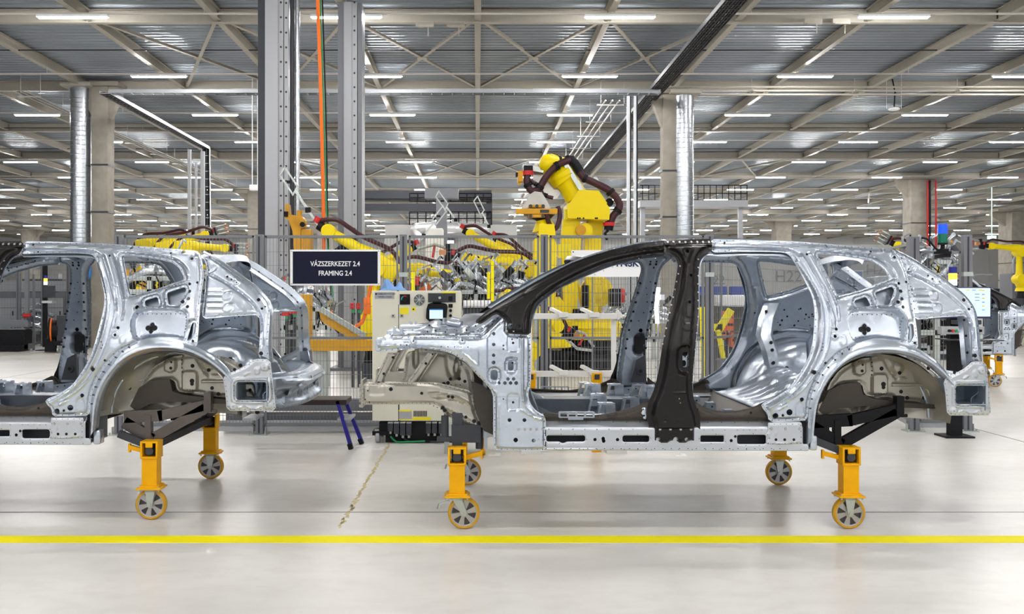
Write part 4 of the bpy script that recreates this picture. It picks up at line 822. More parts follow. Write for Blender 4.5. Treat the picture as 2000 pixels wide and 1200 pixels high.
# ---------------------------------------------------------------- wheeled trolleys under the bodies
trolley = thing('body_trolley', 'yellow-legged trolley with black frame arms carrying the front-most full car body', 'trolley', (CX, CY, 0), 0, 'wheeled trolleys under the car bodies')
def wheel_meshes(r=.108, w=.05):
    t = MB(); t.lathe((0, -w/2, 0), (0, 1, 0), [(r*.83, 0), (r*.93, -.001), (r, .008), (r+.001, w/2), (r, w-.008), (r*.93, w+.001), (r*.83, w)], 40)
    h = MB(); h.lathe((0, -w/2+.004, 0), (0, 1, 0), [(r*.84, 0), (r*.76, .002), (r*.74, .008)], 36); h.lathe((0, w/2-.004, 0), (0, -1, 0), [(r*.84, 0), (r*.76, .002), (r*.74, .008)], 36)
    h.cyl((0, -w/2, 0), (0, w/2, 0), r*.27, n=18); h.cyl((0, -.004, 0), (0, .004, 0), r*.8, n=36, mi=1)
    for k in range(6):
        a = 2*PI*k/6+.3
        for sg in (-1, 1):
            c0 = Vector((math.cos(a), 0, math.sin(a))); u = Vector((-math.sin(a), 0, math.cos(a)))
            v = [c0*r*.24-u*r*.10, c0*r*.24+u*r*.10, c0*r*.79+u*r*.20, c0*r*.79-u*r*.20]; y0, y1 = sg*.003, sg*(w/2-.006)
            h.add([(q.x, y0, q.z) for q in v]+[(q.x, y1, q.z) for q in v], [(4, 5, 6, 7), (0, 1, 5, 4), (1, 2, 6, 5), (2, 3, 7, 6), (3, 0, 4, 7)])
    return t.mesh('tyre', TYRE), h.mesh('hub', [HUB, HUBD])
TY, HU = wheel_meshes()
def leg(x, y, trail, parent, side_):
    pz0, pz1 = .235, .55
    mb = MB(); w = .105; t = .007
    mb.prism([(x-w/2, y-w/2), (x+w/2, y-w/2), (x+w/2, y+w/2), (x-w/2, y+w/2)], pz0, pz1-.10, ax='z')
    for sx in (-1, 1): mb.box((x+sx*(w/2+.002), y, pz1-.055), (.014, w+.02, .11), bev=.003)
    mb.box((x, y, pz1+.002), (w+.018, w+.02, .014), bev=.003); mb.box((x, y-w/2-.004, pz1-.018), (.05, .012, .035), bev=.003); mb.box((x, y, pz1-.108), (w+.018, w+.02, .012), bev=.003)
    mb.box((x, y, pz0+.004), (w+.035, w+.035, .016), bev=.004); mb.box((x, y, pz0-.008), (.175, .165, .014), bev=.004)
    mb.box((x+.10*side_, y+.03, pz1-.06), (.13, .03, .03), rot=Matrix.Rotation(-.25*side_, 3, 'Y')); mb.box((x+.165*side_, y+.03, pz1-.05), (.014, .03, .06))
    post = mb.obj('post', YEL, parent)
    mb = MB(); mb.cyl((x, y-w/2-.002, pz1-.06), (x, y+.03, pz1-.06), .028, n=20); mb.box((x, y+.03, pz1-.06), (.08, .01, .08)); mb.obj('clamp_ball', GREYD, post)
    mb = MB()
    for sx, sy in ((-1, -1), (1, -1), (-1, 1), (1, 1)): mb.cyl((x+sx*.07, y+sy*.065, pz0-.028), (x+sx*.07, y+sy*.065, pz0+.006), .007, n=8)
    mb.cyl((x, y, pz0-.016), (x, y, pz0-.034), .062, .05, n=24)
    fx = x+trail
    for sg in (-1, 1):
        y0 = y+sg*.036; a = math.atan2(trail, .1)
        mb.prism([(x-.034, pz0-.03), (x+.034, pz0-.03), (fx+.019, .115), (fx+.016, .098), (fx, .088), (fx-.016, .098), (fx-.019, .115)], y0-.003, y0+.003)
    mb.cyl((fx, y-.046, .108), (fx, y+.046, .108), .011, n=12)
    mb.obj('fork', ZINC, parent)
    wh = link('wheel', TY, parent, (fx, y, .109)); link('hub', HU, wh)
    if abs(trail) > .02:
        mb = MB(); mb.beam((x-.05, y-.05, pz0-.035), (x-.12, y-.06, pz0-.055), .03, .008); mb.beam((x-.12, y-.06, pz0-.055), (x-.13, y-.065, pz0-.09), .02, .006); mb.obj('brake_pedal', ZINC, parent)
def frame_arm(y, parent, m=BLACK):
    q = lambda a, b: (P(a, b, 6.85).x-CX, P(a, b, 6.85).z)
    mb = MB(); t = .045
    def bar(a, b, w): (ax_, az), (bx, bz) = q(*a), q(*b); mb.beam((ax_, y, az), (bx, y, bz), t, w)
    bar((1590, 826), (1668, 822), .085); bar((1660, 824), (1760, 801), .075); bar((1590, 836), (1648, 872), .085); bar((1756, 808), (1650, 868), .072); bar((1639, 822), (1639, 870), .06); bar((1617, 830), (1617, 858), .03)
    (ax_, az) = q(1761, 798); mb.box((ax_, y, az+.01), (.05, .07, .14)); (ax_, az) = q(1772, 814); mb.cyl((ax_-.04, y, az), (ax_+.02, y, az), .012, n=8)
    mb.obj('frame_arm', m, parent)
    mb = MB(); a = q(1584, 858); b = q(1650, 884); mb.beam((a[0], y-.06, a[1]), (b[0], y-.06, b[1]), .04, .05); mb.obj('tie_channel', GREYD, parent)
for sg in (-1, 1):
    leg(2.516-CX, sg*.79, -.0 if sg < 0 else .0, trolley, -1)
    leg(-.139-CX, sg*.79, .045 if sg < 0 else .06, trolley, 1)
    frame_arm(sg*.70, trolley)
    mb = MB(); x = -.139-CX; y = sg*.74
    for dx in (-.085, .15):
        mb.cyl((x+dx, y, .585-(dx > 0)*.05), (x+dx, y, .76-(dx > 0)*.08), .026, n=14)
    mb.box((x+.0, y, .66), (.07, .06, .24)); mb.box((x+.06, y+.02*sg, .64), (.2, .03, .12)); mb.box((x-.04, y, .60), (.2, .05, .035), bev=.008); mb.box((x-.02, y-sg*.06, .72), (.03, .02, .15))
    mb.obj('front_support', GREYD, trolley)
for c_, d_ in (((2.516-CX, 0, .52), (.06, 1.5, .05)), ((-.139-CX, 0, .56), (.06, 1.4, .05)), ((2.516-CX+.1, 0, .70), (.05, 1.2, .05))): mb = MB(); mb.box(c_, d_); mb.obj('cross_tube', BLACK, trolley)

# ---------------------------------------------------------------- further bodies
def clone(root, loc, rz, label):
    c = copy_tree(root); c.location = loc; c.rotation_euler = (0, 0, rz); c['label'] = label; return c
clone(car, (CX-4.86, CY+.27, 0), 0, 'bare silver car body cut off by the frame, open tailgate end beside the sign')
t2 = clone(trolley, (CX-4.82, CY+.28, 0), 0, 'yellow-legged trolley with brown-black frame arms under the cut-off car body')
for ch in t2.children:
    if ch.name.startswith('frame_arm'): ch.data = ch.data.copy(); ch.data.materials[0] = mat('brown_primer', (.13, .11, .10), .4, .4, noise=.25, nscale=9) if 'brown_primer' not in bpy.data.materials else bpy.data.materials['brown_primer']
a3 = math.radians(160); fx_, fy_ = 8.42, 18.57
clone(car, (fx_, fy_, 0), a3, 'car body far back at the frame edge, behind the operator screen')
clone(trolley, (7.92, 18.6, 0), a3, 'yellow-legged trolley under the far back car body behind the operator screen')

# ---------------------------------------------------------------- safety fence
def post_at(x, y, h, label, clamp=True, w=.085):
    r = thing('fence_post', label, 'fence post', (x, y, 0), 0, 'grey posts of the safety fence')
    mb = MB(); mb.box((0, 0, h/2), (w, w*.8, h), bev=.004); mb.box((0, -w*.4-.001, h/2), (.02, .004, h*.98), mi=1)
    mb.obj('upright', [GREY, GREYD], r, smooth=20)
    mb = MB(); mb.box((0, 0, .006), (.2, .2, .012)); mb.box((-.07, 0, .05), (.008, .06, .08)); mb.box((.07, 0, .05), (.008, .06, .08))
    for sx in (-1, 1): mb.cyl((sx*.08, -.07, .012), (sx*.08, -.07, .03), .012, n=8)
    mb.obj('foot_plate', ZINC, r, smooth=20)
    if clamp:
        mb = MB(); mb.box((0, 0, h*.80), (w+.012, w*.8+.012, .05)); mb.obj('clamp', ZINC, r, smooth=0)
    return r
def panel(x0, y0, x1, y1, h, label, z0=.12, sp=.038, mid=(), base=True):
    d = Vector((x1-x0, y1-y0, 0)); L = d.length; rz = math.atan2(d.y, d.x)
    r = thing('mesh_fence', label, 'fence panel', (x0, y0, 0), rz, 'mesh panels of the safety fence')
    mb = MB()
    for z in (z0, h-.012)+tuple(mid): mb.box((L/2, 0, z), (L-.09, .022, .028))
    for x in (.05, L-.05): mb.box((x, 0, (z0+h)/2), (.022, .022, h-z0))
    mb.obj('panel_frame', WIRE, r, smooth=0)
    mb = MB(); x = .06
    while x < L-.06: mb.box((x, 0, (z0+h)/2), (.0042, .0042, h-z0)); x += sp
    z = z0+.1
    while z < h: mb.box((L/2, .004, z), (L-.1, .0042, .0042)); z += .155
    mb.obj('wire_mesh', WIRE, r, smooth=0)
    if base: mb = MB(); mb.box((L/2, .02, .10), (L-.1, .03, .12)); mb.box((L/2, .0, .10), (L-.1, .012, .004)); mb.obj('kick_rail', GREYL, r, smooth=0)
YF = 11.4; FH = 2.265
pxs = [232, 507, 788, 1063, 1385]
names = ['behind the roof of the cut-off car body', 'at the foot of the left lift mast, by the black sign', 'just beyond the blue cloth on the robot controller', 'in front of the yellow robot column', 'beyond the dark centre pillar of the full car body']
XS = [P(p, 0, YF).x for p in pxs]
for x, n in zip(XS, names): post_at(x, YF, FH+.01, 'grey square fence post '+n)
gap = ['behind the tail of the cut-off car body', 'carrying the black sign above the blue step stool', 'behind the cream robot controller', 'behind the front door opening of the full car body']
for a, b, n in zip(XS[:-1], XS[1:], gap): panel(a+.02, YF, b-.02, YF, FH, 'grey wire mesh fence panel '+n, mid=(1.1,))
XR = [P(1783, 0, 11.7).x, P(1888, 0, 11.7).x]; 
post_at(XR[0], 11.7, 2.27, 'grey fence post beside the red pipes, left of the tower light', w=.12); post_at(XR[1], 11.7, 2.29, 'grey fence post right behind the operator screen', w=.10)
panel(XR[0]+.03, 11.7, XR[1]-.03, 11.7, 2.1, 'narrow mesh fence panel above the operator screen', mid=())
A = P(1655, 0, 16.0); post_at(A.x, 16.0, 2.3, 'far grey fence post behind the quarter window of the full car body'); B_ = P(1415, 0, 16.6)
panel(A.x, 16.0, XR[0], 11.75, 2.2, 'mesh fence panel slanting back behind the rear wheel arch'); panel(XS[4]+.03, 11.45, A.x, 16.0, 2.27, 'mesh fence panel slanting away behind the rear side window', mid=(1.1,))
C_ = P(1160, 0, 16.0); panel(C_.x, 16.6, B_.x, 16.6, 2.3, 'far mesh fence panel behind the base of the tall robot')
def farfence(pa, pb, Y, h, n, label):
    for i in range(n):
        x0 = P(pa+(pb-pa)*i/n, 0, Y).x; x1 = P(pa+(pb-pa)*(i+1)/n, 0, Y).x; panel(x0, Y, x1, Y, h, '%s, %s from the left frame edge' % (label, ORD[i]), sp=.09, mid=(1.2,), base=False); post_at(x0, Y-.05, h, 'thin post of the distant fence, %s from the frame edge' % ORD[i], clamp=False, w=.1)
farfence(-60, 232, 31.5, 2.9, 6, 'distant mesh fence panel')
rnd = random.Random(9); kx = 0
for i in range(26):
    pa = -80+i*83+rnd.uniform(-10, 10)
    if 1140 < pa < 1780 or 740 < pa < 1010: continue
    Yc = rnd.choice([37, 39.5, 42]) if i % 2 else rnd.choice([46, 49, 52]); x = P(pa, 0, Yc).x; wd = rnd.uniform(1.4, 2.0); hh = rnd.uniform(1.8, 3.0)
    r = thing('machine_cabinet', 'grey machine cabinet in the distant row, %s from the left frame edge' % (ORD+['twentieth', 'twenty-first', 'twenty-second'])[kx], 'cabinet', (x, Yc, 0), 0, 'grey machine cabinets far back'); kx += 1
    m_ = rnd.choice([GREY, GREYL, GREY, GREYD]); mb = MB(); mb.box((0, 0, hh/2), (wd, .9, hh), bev=.02); mb.obj('cabinet_body', m_, r, smooth=0)
    for k in range(2): mb = MB(); mb.box(((k-.5)*wd*.48, -.46, hh*.5), (wd*.45, .02, hh*.85)); dr = mb.obj('cabinet_door', m_, r, smooth=0); mb = MB(); mb.box(((k-.5)*wd*.48+(.5-k)*wd*.36, -.48, hh*.5), (.03, .03, .2)); mb.obj('handle', BLACK, dr, smooth=0)
    mb = MB(); mb.tube([(-wd*.3, 0, hh), (-wd*.3, 0, hh+.5), (-wd*.1, .1, hh+.7), (wd*.3, .1, hh+.7)], .05, 7, smooth=3); mb.box((wd*.2, 0, hh+.12), (wd*.3, .4, .24)); mb.obj('top_conduit', GREYL, r)
# grey guard rails and conveyor behind the fence at the left
mb = MB(); a = P(440, 0, 11.75).x; b = P(728, 0, 11.75).x
mb.box(((a+b)/2, 11.8, .30), (b-a, .12, .14), bev=.01); mb.box(((a+b)/2, 11.8, .16), (b-a, .05, .1)); mb.box(((a+b)/2, 11.8, .06), (b-a, .2, .12))
for k in range(40): mb.box((a+(b-a)*k/40+.02, 11.695, .07), (.03, .004, .012), mi=1)
tag(mb.obj('guard_rail', [GREY, BLACK], smooth=20), 'long grey guard rail on the floor behind the fence under the black sign', 'guard rail')
mb = MB()
for i in range(7):
    x = -17.9+i*.78; mb.box((x, 33.6, .85), (.74, .8, 1.7)); mb.box((x, 33.18, .9), (.6, .02, 1.2), mi=1); mb.box((x+.2, 33.16, 1.0), (.03, .03, .15), mi=2)
mb.box((-15.6, 33.6, 1.9), (5.2, .6, .35), mi=1)
tag(mb.obj('control_cabinet', [GREY, GREYL, BLACK], smooth=0), 'long bank of grey control cabinets behind the conveyor at the far left', 'cabinet')
mb = MB(); X_ = -15.9; mb.box((X_, 28.9, .78), (6, .25, .20)); mb.box((X_, 28.8, .34), (6, .5, .55), mi=1); mb.box((X_, 28.5, .10), (6, .5, .16), mi=1); mb.box((X_, 28.6, .62), (6, .1, .06))
tag(mb.obj('conveyor', [GREY, BLACK], smooth=0), 'low grey conveyor line seen through the cut-off car body', 'conveyor')

# ---------------------------------------------------------------- signs
sg_ = thing('hanging_sign', 'dark navy sign with white border reading FRAMING 2.4 on the mesh fence', 'sign', P(655, 523, YF-.06), 0)
w, h = 176*S(YF-.06), 70*S(YF-.06)
mb = MB(); mb.box((0, 0, 0), (w, .02, h), bev=.003); mb.obj('board', WHITER, sg_, smooth=0)
mb = MB(); mb.prism([(-w/2+.03, -h/2+.02), (w/2-.03, -h/2+.02), (w/2-.03, h/2-.02), (-w/2+.03, h/2-.02)], -.012, -.0105); mb.obj('face', NAVY, sg_, smooth=0)
mb = MB()
for sx in (-1, 1):
    for sz in (-1, 1): mb.cyl((sx*(w/2-.018), -.016, sz*(h/2-.018)), (sx*(w/2-.018), -.010, sz*(h/2-.018)), .008, n=10)
mb.obj('screw', ZINC, sg_)
text('lettering', 'VÁZSZERKEZET 2.4', .078, WHITER, sg_, (0, -.0135, .04), bold=.0012, sx=.84); text('lettering', 'FRAMING 2.4', .078, WHITER, sg_, (0, -.0135, -.066), bold=.0012, sx=.84)
p = P(1185, 515, 11.375); s2 = thing('hanging_sign', 'long white sign on the fence half hidden by the dark roof arch', 'sign', p, 0)
mb = MB(); w = 138*S(11.375); h = 52*S(11.375); mb.box((0, 0, 0), (w, .015, h)); mb.cyl((-w/2+.02, -.01, h/2-.02), (-w/2+.02, -.006, h/2-.02), .008, n=8, mi=1); mb.obj('board', [WHITER, GREYD], s2, smooth=0)
text('lettering', 'KROPYNSK', .11, mat('ink_navy', (.02, .03, .10), .5), s2, (.08, -.010, .0), bold=.003)
p = P(1665, 546, 15.6); s3 = thing('hanging_sign', 'blue sign with white border seen through the quarter window', 'sign', p, 0)
mb = MB(); mb.box((0, 0, 0), (42*S(15.6), .015, 36*S(15.6))); mb.box((0, -.009, -.0), (38*S(15.6), .003, 31*S(15.6)), mi=1); mb.obj('board', [WHITER, BLUEB], s3, smooth=0)
text('lettering', 'Action Station', .042, WHITER, s3, (0, -.012, .05)); text('lettering', 'ST  22', .035, WHITER, s3, (.02, -.012, -.04))
p = P(1480, 560, 12.62); s4 = thing('warning_sign', 'small black-framed no entry sign seen through the rear side window', 'sign', p, 0); u = S(12.62)
mb = MB(); mb.box((0, 0, 0), (22*u, .02, 27*u)); mb.obj('board', BLACK, s4, smooth=0)
mb = MB(); mb.box((-1*u, -.011, 0), (18*u, .003, 19*u)); mb.obj('face', WHITER, s4, smooth=0)
mb = MB(); n = 28
mb.lathe((-1*u, -.0135, 0), (0, 1, 0), [(7.2*u, 0), (8.6*u, 0)], n); mb.box((-1*u, -.0145, 0), (14*u, .001, 1.5*u), rot=Matrix.Rotation(PI/4, 3, 'Y')); mb.obj('prohibition_ring', RED, s4, smooth=0)
mb = MB(); mb.cyl((-1*u, -.0130, 4*u), (-1*u, -.0128, 4*u), 1.6*u, n=12); mb.box((-1*u, -.013, 0), (3.4*u, .001, 5*u)); mb.box((-2*u, -.013, -4*u), (1.2*u, .001, 4*u)); mb.box((0*u, -.013, -4*u), (1.2*u, .001, 4*u)); mb.obj('pictogram', BLACK, s4, smooth=0)
text('lettering', 'STOP', .026, BLACK, s4, (0, -.012, -.088))
mb = MB(); p = P(1477, 530, 12.60); mb.box(p, (.09, .02, .03)); tag(mb.obj('fence_plate', GREYD, smooth=0), 'tiny dark plate on the fence above the no entry sign', 'plate')
p = P(0, 0, 1)
# ---------------------------------------------------------------- robot controller
Y = 10.75; u = S(Y); rc = thing('robot_controller', 'cream robot controller cabinet on casters behind the front end of the full car body', 'cabinet', (P(813, 0, Y).x, Y+.3, 0), 0)
q = lambda a, b: ((a-813)*u, EYE+(VY-b)*u)
def pbox(mb, x0, y0, x1, y1, ya, yb, mi=0, bev=0): a = q(x0, y0); b = q(x1, y1); mb.box(((a[0]+b[0])/2, (ya+yb)/2, (a[1]+b[1])/2), (abs(b[0]-a[0]), abs(yb-ya), abs(a[1]-b[1])), mi=mi, bev=bev)
F = -.30
mb = MB(); pbox(mb, 727, 568, 900, 823, F, .28, 0, .008); mb.obj('cabinet_body', CREAM, rc, smooth=20)
mb = MB(); pbox(mb, 778, 595, 779, 823, F-.003, F+.01); pbox(mb, 775, 568, 779, 569, F-.003, F+.01); pbox(mb, 778, 823, 780, 790, F-.003, F+.01); pbox(mb, 805, 632, 806, 633, F-.003, F+.01); mb.obj('door_gap', BLACK, rc, smooth=0)
mb = MB(); pbox(mb, 781, 575, 801, 595, F-.012, F, 0); c = q(791, 585); mb.cyl((c[0], F-.03, c[1]), (c[0], F-.01, c[1]), 5.5*u, n=20)
sw = mb.obj('main_switch', BLACK, rc, smooth=30)
mb = MB()
for k in range(8):
    a = 1.2+k*.28; mb.box((c[0]+6.6*u*math.cos(a), F-.013, c[1]+6.6*u*math.sin(a)), (.012, .002, .008), rot=Matrix.Rotation(-a, 3, 'Y'), mi=0 if k < 4 else 1)
mb.obj('dial_mark', [RED, mat('teal', (.02, .5, .5), .5)], sw, smooth=0)
mb = MB(); c = q(819, 586); mb.cyl((c[0], F-.012, c[1]), (c[0], F, c[1]), 11*u, n=32); 
for r in (3, 5.5, 8, 10.3): mb.lathe((c[0], F-.018, c[1]), (0, 1, 0), [(r*u, 0), (r*u+.003, 0), (r*u+.003, .006)], 28, mi=1)
for k in range(4): mb.box((c[0], F-.016, c[1]), (21*u, .003, .006), rot=Matrix.Rotation(k*PI/4, 3, 'Y'), mi=1)
mb.cyl((c[0], F-.02, c[1]), (c[0], F-.01, c[1]), 1.6*u, n=12, mi=1); mb.obj('fan_guard', [GREYD, ZINC], rc)
mb = MB(); pbox(mb, 836, 573, 890, 591, F-.006, F); c = q(859, 582); mb.cyl((c[0], F-.03, c[1]), (c[0], F-.006, c[1]), 2.6*u, n=14, mi=1); pbox(mb, 876, 579, 884, 588, F-.014, F-.006, 2); mb.obj('operator_panel', [GREYD, ZINC, BLACK], rc, smooth=20)
for b_ in ((863, 570, 890, 573), (781, 601, 798, 614), (804, 600, 812, 608), (779, 801, 804, 804), (779, 819, 804, 821), (806, 815, 842, 821)): mb = MB(); pbox(mb, *b_, F-.004, F); mb.obj('warning_label', YLAB, rc, smooth=0)
for b_ in ((732, 571, 770, 584), (779, 804, 804, 819)): mb = MB(); pbox(mb, *b_, F-.004, F); mb.obj('data_sticker', GREYL, rc, smooth=0)
text('lettering', '=A0BEA0++ST380', .026, GREYD, rc, (q(754, 0)[0], F-.006, q(0, 574.5)[1])); text('lettering', '+IR002 CR001', .026, GREYD, rc, (q(752, 0)[0], F-.006, q(0, 580.5)[1]))
mb = MB(); pbox(mb, 733, 573, 736, 576, F-.006, F)
for k in range(9): pbox(mb, 808+k*3, 803, 809.6+k*3, 814, F-.004, F)
pbox(mb, 806, 603, 809, 606, F-.006, F)
mb.obj('barcode', BLACK, rc, smooth=0)
mb = MB()
for a, b in ((768, 617), (785, 617)): pbox(mb, a-3, b-3, a+3, b+3, F-.012, F); c = q(a, b); mb.cyl((c[0], F-.016, c[1]), (c[0], F-.01, c[1]), 1.3*u, n=10, mi=1)
for a, b in ((880, 607), (880, 617)): c = q(a, b); mb.cyl((c[0], F-.014, c[1]), (c[0], F, c[1]), 3*u, n=16, mi=1)
pbox(mb, 876, 594, 884, 601, F-.012, F, 1)
mb.obj('lock', [GREYL, BLACK], rc)
# base unit, connectors and casters
mb = MB(); pbox(mb, 752, 823, 890, 870, F+.05, .25, 1); pbox(mb, 727, 843, 765, 851, F-.0, .0, 0); pbox(mb, 740, 826, 760, 846, F+.02, .0, 0); pbox(mb, 880, 826, 900, 850, F, .0, 0); mb.obj('base_unit', [BLACK, HOLE], rc, smooth=0)
for a, b, c0 in ((763, 842, 3), (775, 847, 3), (787, 850, 3), (799, 850, 3), (837, 846, 3), (849, 846, 3), (862, 846, 3)):
    mb = MB(); pbox(mb, a-5, 826, a+5, b, F-.05, F+.04, 0, .004); pbox(mb, a-5, 824.5, a+5, 826, F-.052, F+.04, 1); mb.cyl((q(a, b)[0], F-.01, q(a, b)[1]-.03), (q(a, b)[0], F-.01, q(a, b)[1]), 2.6*u, n=12, mi=1); mb.obj('connector', [GREYD, ZINC], rc, smooth=20)
for i, (pts, m) in enumerate((([(763, 853), (775, 864), (800, 868), (830, 862)], GREEN), ([(775, 852), (785, 866), (810, 871), (840, 867)], BLACK), ([(787, 856), (800, 869), (830, 872), (860, 868)], GREYD), ([(799, 856), (800, 869), (850, 873), (880, 869)], BLACK), ([(862, 852), (870, 866), (880, 870)], BLACK))):
    mb = MB(); mb.tube([(q(a, b)[0], F+.0+.01*i, max(.015, q(a, b)[1])) for a, b in pts], .010, 8, smooth=5); mb.obj('cable', m, rc)
for a in (737, 890):
    for yy in (F+.05, .2):
        x = q(a, 0)[0]; mb = MB(); mb.lathe((x-.02, yy, .065), (1, 0, 0), [(.02, 0), (.06, 0), (.065, .006), (.065, .034), (.06, .04), (.02, .04)], 26); cw = mb.obj('caster', GREYL, rc); mb = MB(); mb.box((x, yy, .115), (.06, .05, .05)); mb.box((x+.03, yy, .09), (.006, .04, .06)); mb.box((x-.03, yy, .09), (.006, .04, .06)); mb.obj('fork', ZINC, cw, smooth=0)
# teach pendant resting in its cradle
tp_ = thing('teach_pendant', 'black handheld teach pendant with lit white screen hung on the robot controller', 'control pendant', (P(852, 0, Y-.06).x, Y-.045, 0), 0)
v = S(Y-.05); qq = lambda a, b: ((a-852)*v, EYE+(VY-b)*v)
mb = MB(); mb.prism([qq(832, 622), qq(833, 604), qq(836, 594), qq(846, 591), qq(864, 592), qq(872, 594), qq(874, 600), qq(872, 624), qq(864, 630), qq(838, 628)], -.025, .03); a = qq(845, 588); b = qq(862, 595); mb.box(((a[0]+b[0])/2, 0, (a[1]+b[1])/2), (b[0]-a[0], .05, a[1]-b[1]), bev=.006); mb.obj('housing', BLACK, tp_, smooth=30)
mb = MB(); a = qq(839, 604); b = qq(865, 623); mb.box(((a[0]+b[0])/2, -.027, (a[1]+b[1])/2), (b[0]-a[0], .004, a[1]-b[1])); mb.obj('screen', SCREEN, tp_, smooth=0)
mb = MB(); b = qq(865, 606); mb.box(((a[0]+b[0])/2, -.0295, (a[1]+b[1])/2), (b[0]-a[0], .001, a[1]-b[1])); mb.obj('screen_header', BLUEB, tp_, smooth=0)
# crumpled blue cloth
mb = MB(); random.seed(11); vs = []; NX, NY = 30, 14
zt0 = EYE+(VY-568)*u
for i in range(NX):
    for j in range(NY):
        a = i/(NX-1); b = j/(NY-1); px_ = 740+54*a
        top = .015+.10*math.exp(-((a-.30)/.13)**2)+.075*math.exp(-((a-.72)/.11)**2)+.02*math.sin(PI*a)
        hgt = top*max(0, math.sin(PI*b))**.7*(.85+.15*math.sin(a*19+b*5))
        vs.append((P(px_, 0, Y).x+.02*math.sin(b*6+a*9), Y+.02+b*.20+.015*math.sin(a*14+b*3), zt0+.003+hgt))
mb.add(vs, [(i*NY+j, i*NY+j+1, (i+1)*NY+j+1, (i+1)*NY+j) for i in range(NX-1) for j in range(NY-1)]); tag(mb.obj('cleaning_cloth', BLUEC, smooth=35), 'crumpled pale blue cloth lying on top of the robot controller', 'cloth')
# small yellow-wheeled caster dolly behind the front support
dl = thing('equipment_dolly', 'small grey dolly with a yellow wheel behind the front leg of the full car body', 'dolly', (P(943, 0, 9.95).x, 9.95, 0), 0)
mb = MB(); mb.lathe((-.025, 0, .085), (1, 0, 0), [(.03, 0), (.078, 0), (.085, .008), (.085, .042), (.078, .05), (.03, .05)], 28); mb.obj('wheel', YEL, dl)
mb = MB(); mb.box((.04, 0, .13), (.006, .06, .12)); mb.box((0, 0, .19), (.12, .12, .02)); mb.box((-.15, .1, .26), (.5, .5, .12)); mb.box((-.36, .1, .13), (.05, .08, .26)); mb.obj('frame', ZINC, dl, smooth=0)
# ---------------------------------------------------------------- step stool
Y = 10.5; st_ = thing('step_stool', 'black-topped step stool with blue legs standing before the fence', 'step stool', (P(590, 0, Y).x, Y, 0), 0)
u = S(Y); q = lambda a, b: ((a-590)*u, EYE+(VY-b)*u)
mb = MB(); a = q(490, 776); b = q(682, 789); mb.box(((a[0]+b[0])/2, 0, (a[1]+b[1])/2), (b[0]-a[0], .42, .055), bev=.008); mb.obj('platform', mat('brown_black', (.03, .022, .022), .5), st_, smooth=20)
for sx, ex in ((1, 1), (-1, -1)):
    for (ta, tb, yo) in (((664, 780), (690, 862), -.18), ((668, 780), (703, 852), .18)):
        ta_ = q(*ta); tb_ = (q(*tb)[0], 0)
        if sx < 0: ta_ = (q(490+682, 0)[0]-ta_[0], ta_[1]); tb_ = (q(490+682, 0)[0]-tb_[0]+.12, 0)
        mb = MB(); mb.beam((ta_[0], yo, ta_[1]), (tb_[0], yo, .02), .035, .06, up=(0, 1, 0)); mb.beam((ta_[0]*.12+tb_[0]*.88, yo, ta_[1]*.12+.0), (tb_[0], yo, .002), .045, .07, mi=1, up=(0, 1, 0)); mb.obj('leg', [BLUE, BLACK], st_, smooth=20)
    c = q(677 if sx > 0 else 1172-677-0, 815); mb = MB(); mb.box((c[0], -.0, c[1]), (.14, .40, .025), bev=.004); mb.obj('tread', GREYL, st_, smooth=20)
# ---------------------------------------------------------------- white transport rack seen through the front door opening
Y = 10.2; u = S(Y); rk = thing('transport_rack', 'white painted tube rack with angled lugs seen through the front door opening', 'rack', (P(1125, 0, Y).x, Y, 0), 0)
q = lambda a, b: ((a-1125)*u, EYE+(VY-b)*u)
for yy in (618, 730.5):
    a = q(1030, yy-5.5); b = q(1205, yy+5.5); mb = MB(); mb.box(((a[0]+b[0])/2, 0, (a[1]+b[1])/2), (b[0]-a[0], .06, a[1]-b[1]), bev=.004)
    mb.obj('rail', WHITE, rk, smooth=20)
    for px_ in (1088, 1148):
        c = q(px_, yy-3); mb = MB(); mb.beam((c[0]-.06, .04, c[1]+.06), (c[0]+.05, -.05, c[1]+.005), .05, .03); mb.box((c[0]+.06, -.055, c[1]+.0), (.09, .04, .05), bev=.004); mb.obj('lug', WHITE, rk, smooth=20)
c = q(1207, 616); mb = MB(); mb.prism([(c[0]-.01, c[1]-.05), (c[0]-.01, c[1]+.06), (c[0]+.05, c[1]+.0)], -.05, .05); mb.obj('lug', WHITE, rk, smooth=0)
for px_ in (1035, 1200):
    c = q(px_, 0); mb = MB(); mb.box((c[0], .06, .70), (.05, .05, 1.36)); mb.box((c[0], .06, .02), (.2, .5, .04)); mb.obj('upright', WHITE, rk, smooth=0)
for px_ in (1036, 1164):
    c = q(px_, 745); mb = MB(); mb.box((c[0], -.06, c[1]+.02), (.10, .06, .14), bev=.006); mb.box((c[0], -.095, c[1]+.05), (.05, .01, .05), mi=1); mb.box((c[0], -.05, (c[1]-.05)/2), (.09, .05, c[1]-.05)); mb.obj('yellow_foot', [YEL, GREYD], rk, smooth=20)
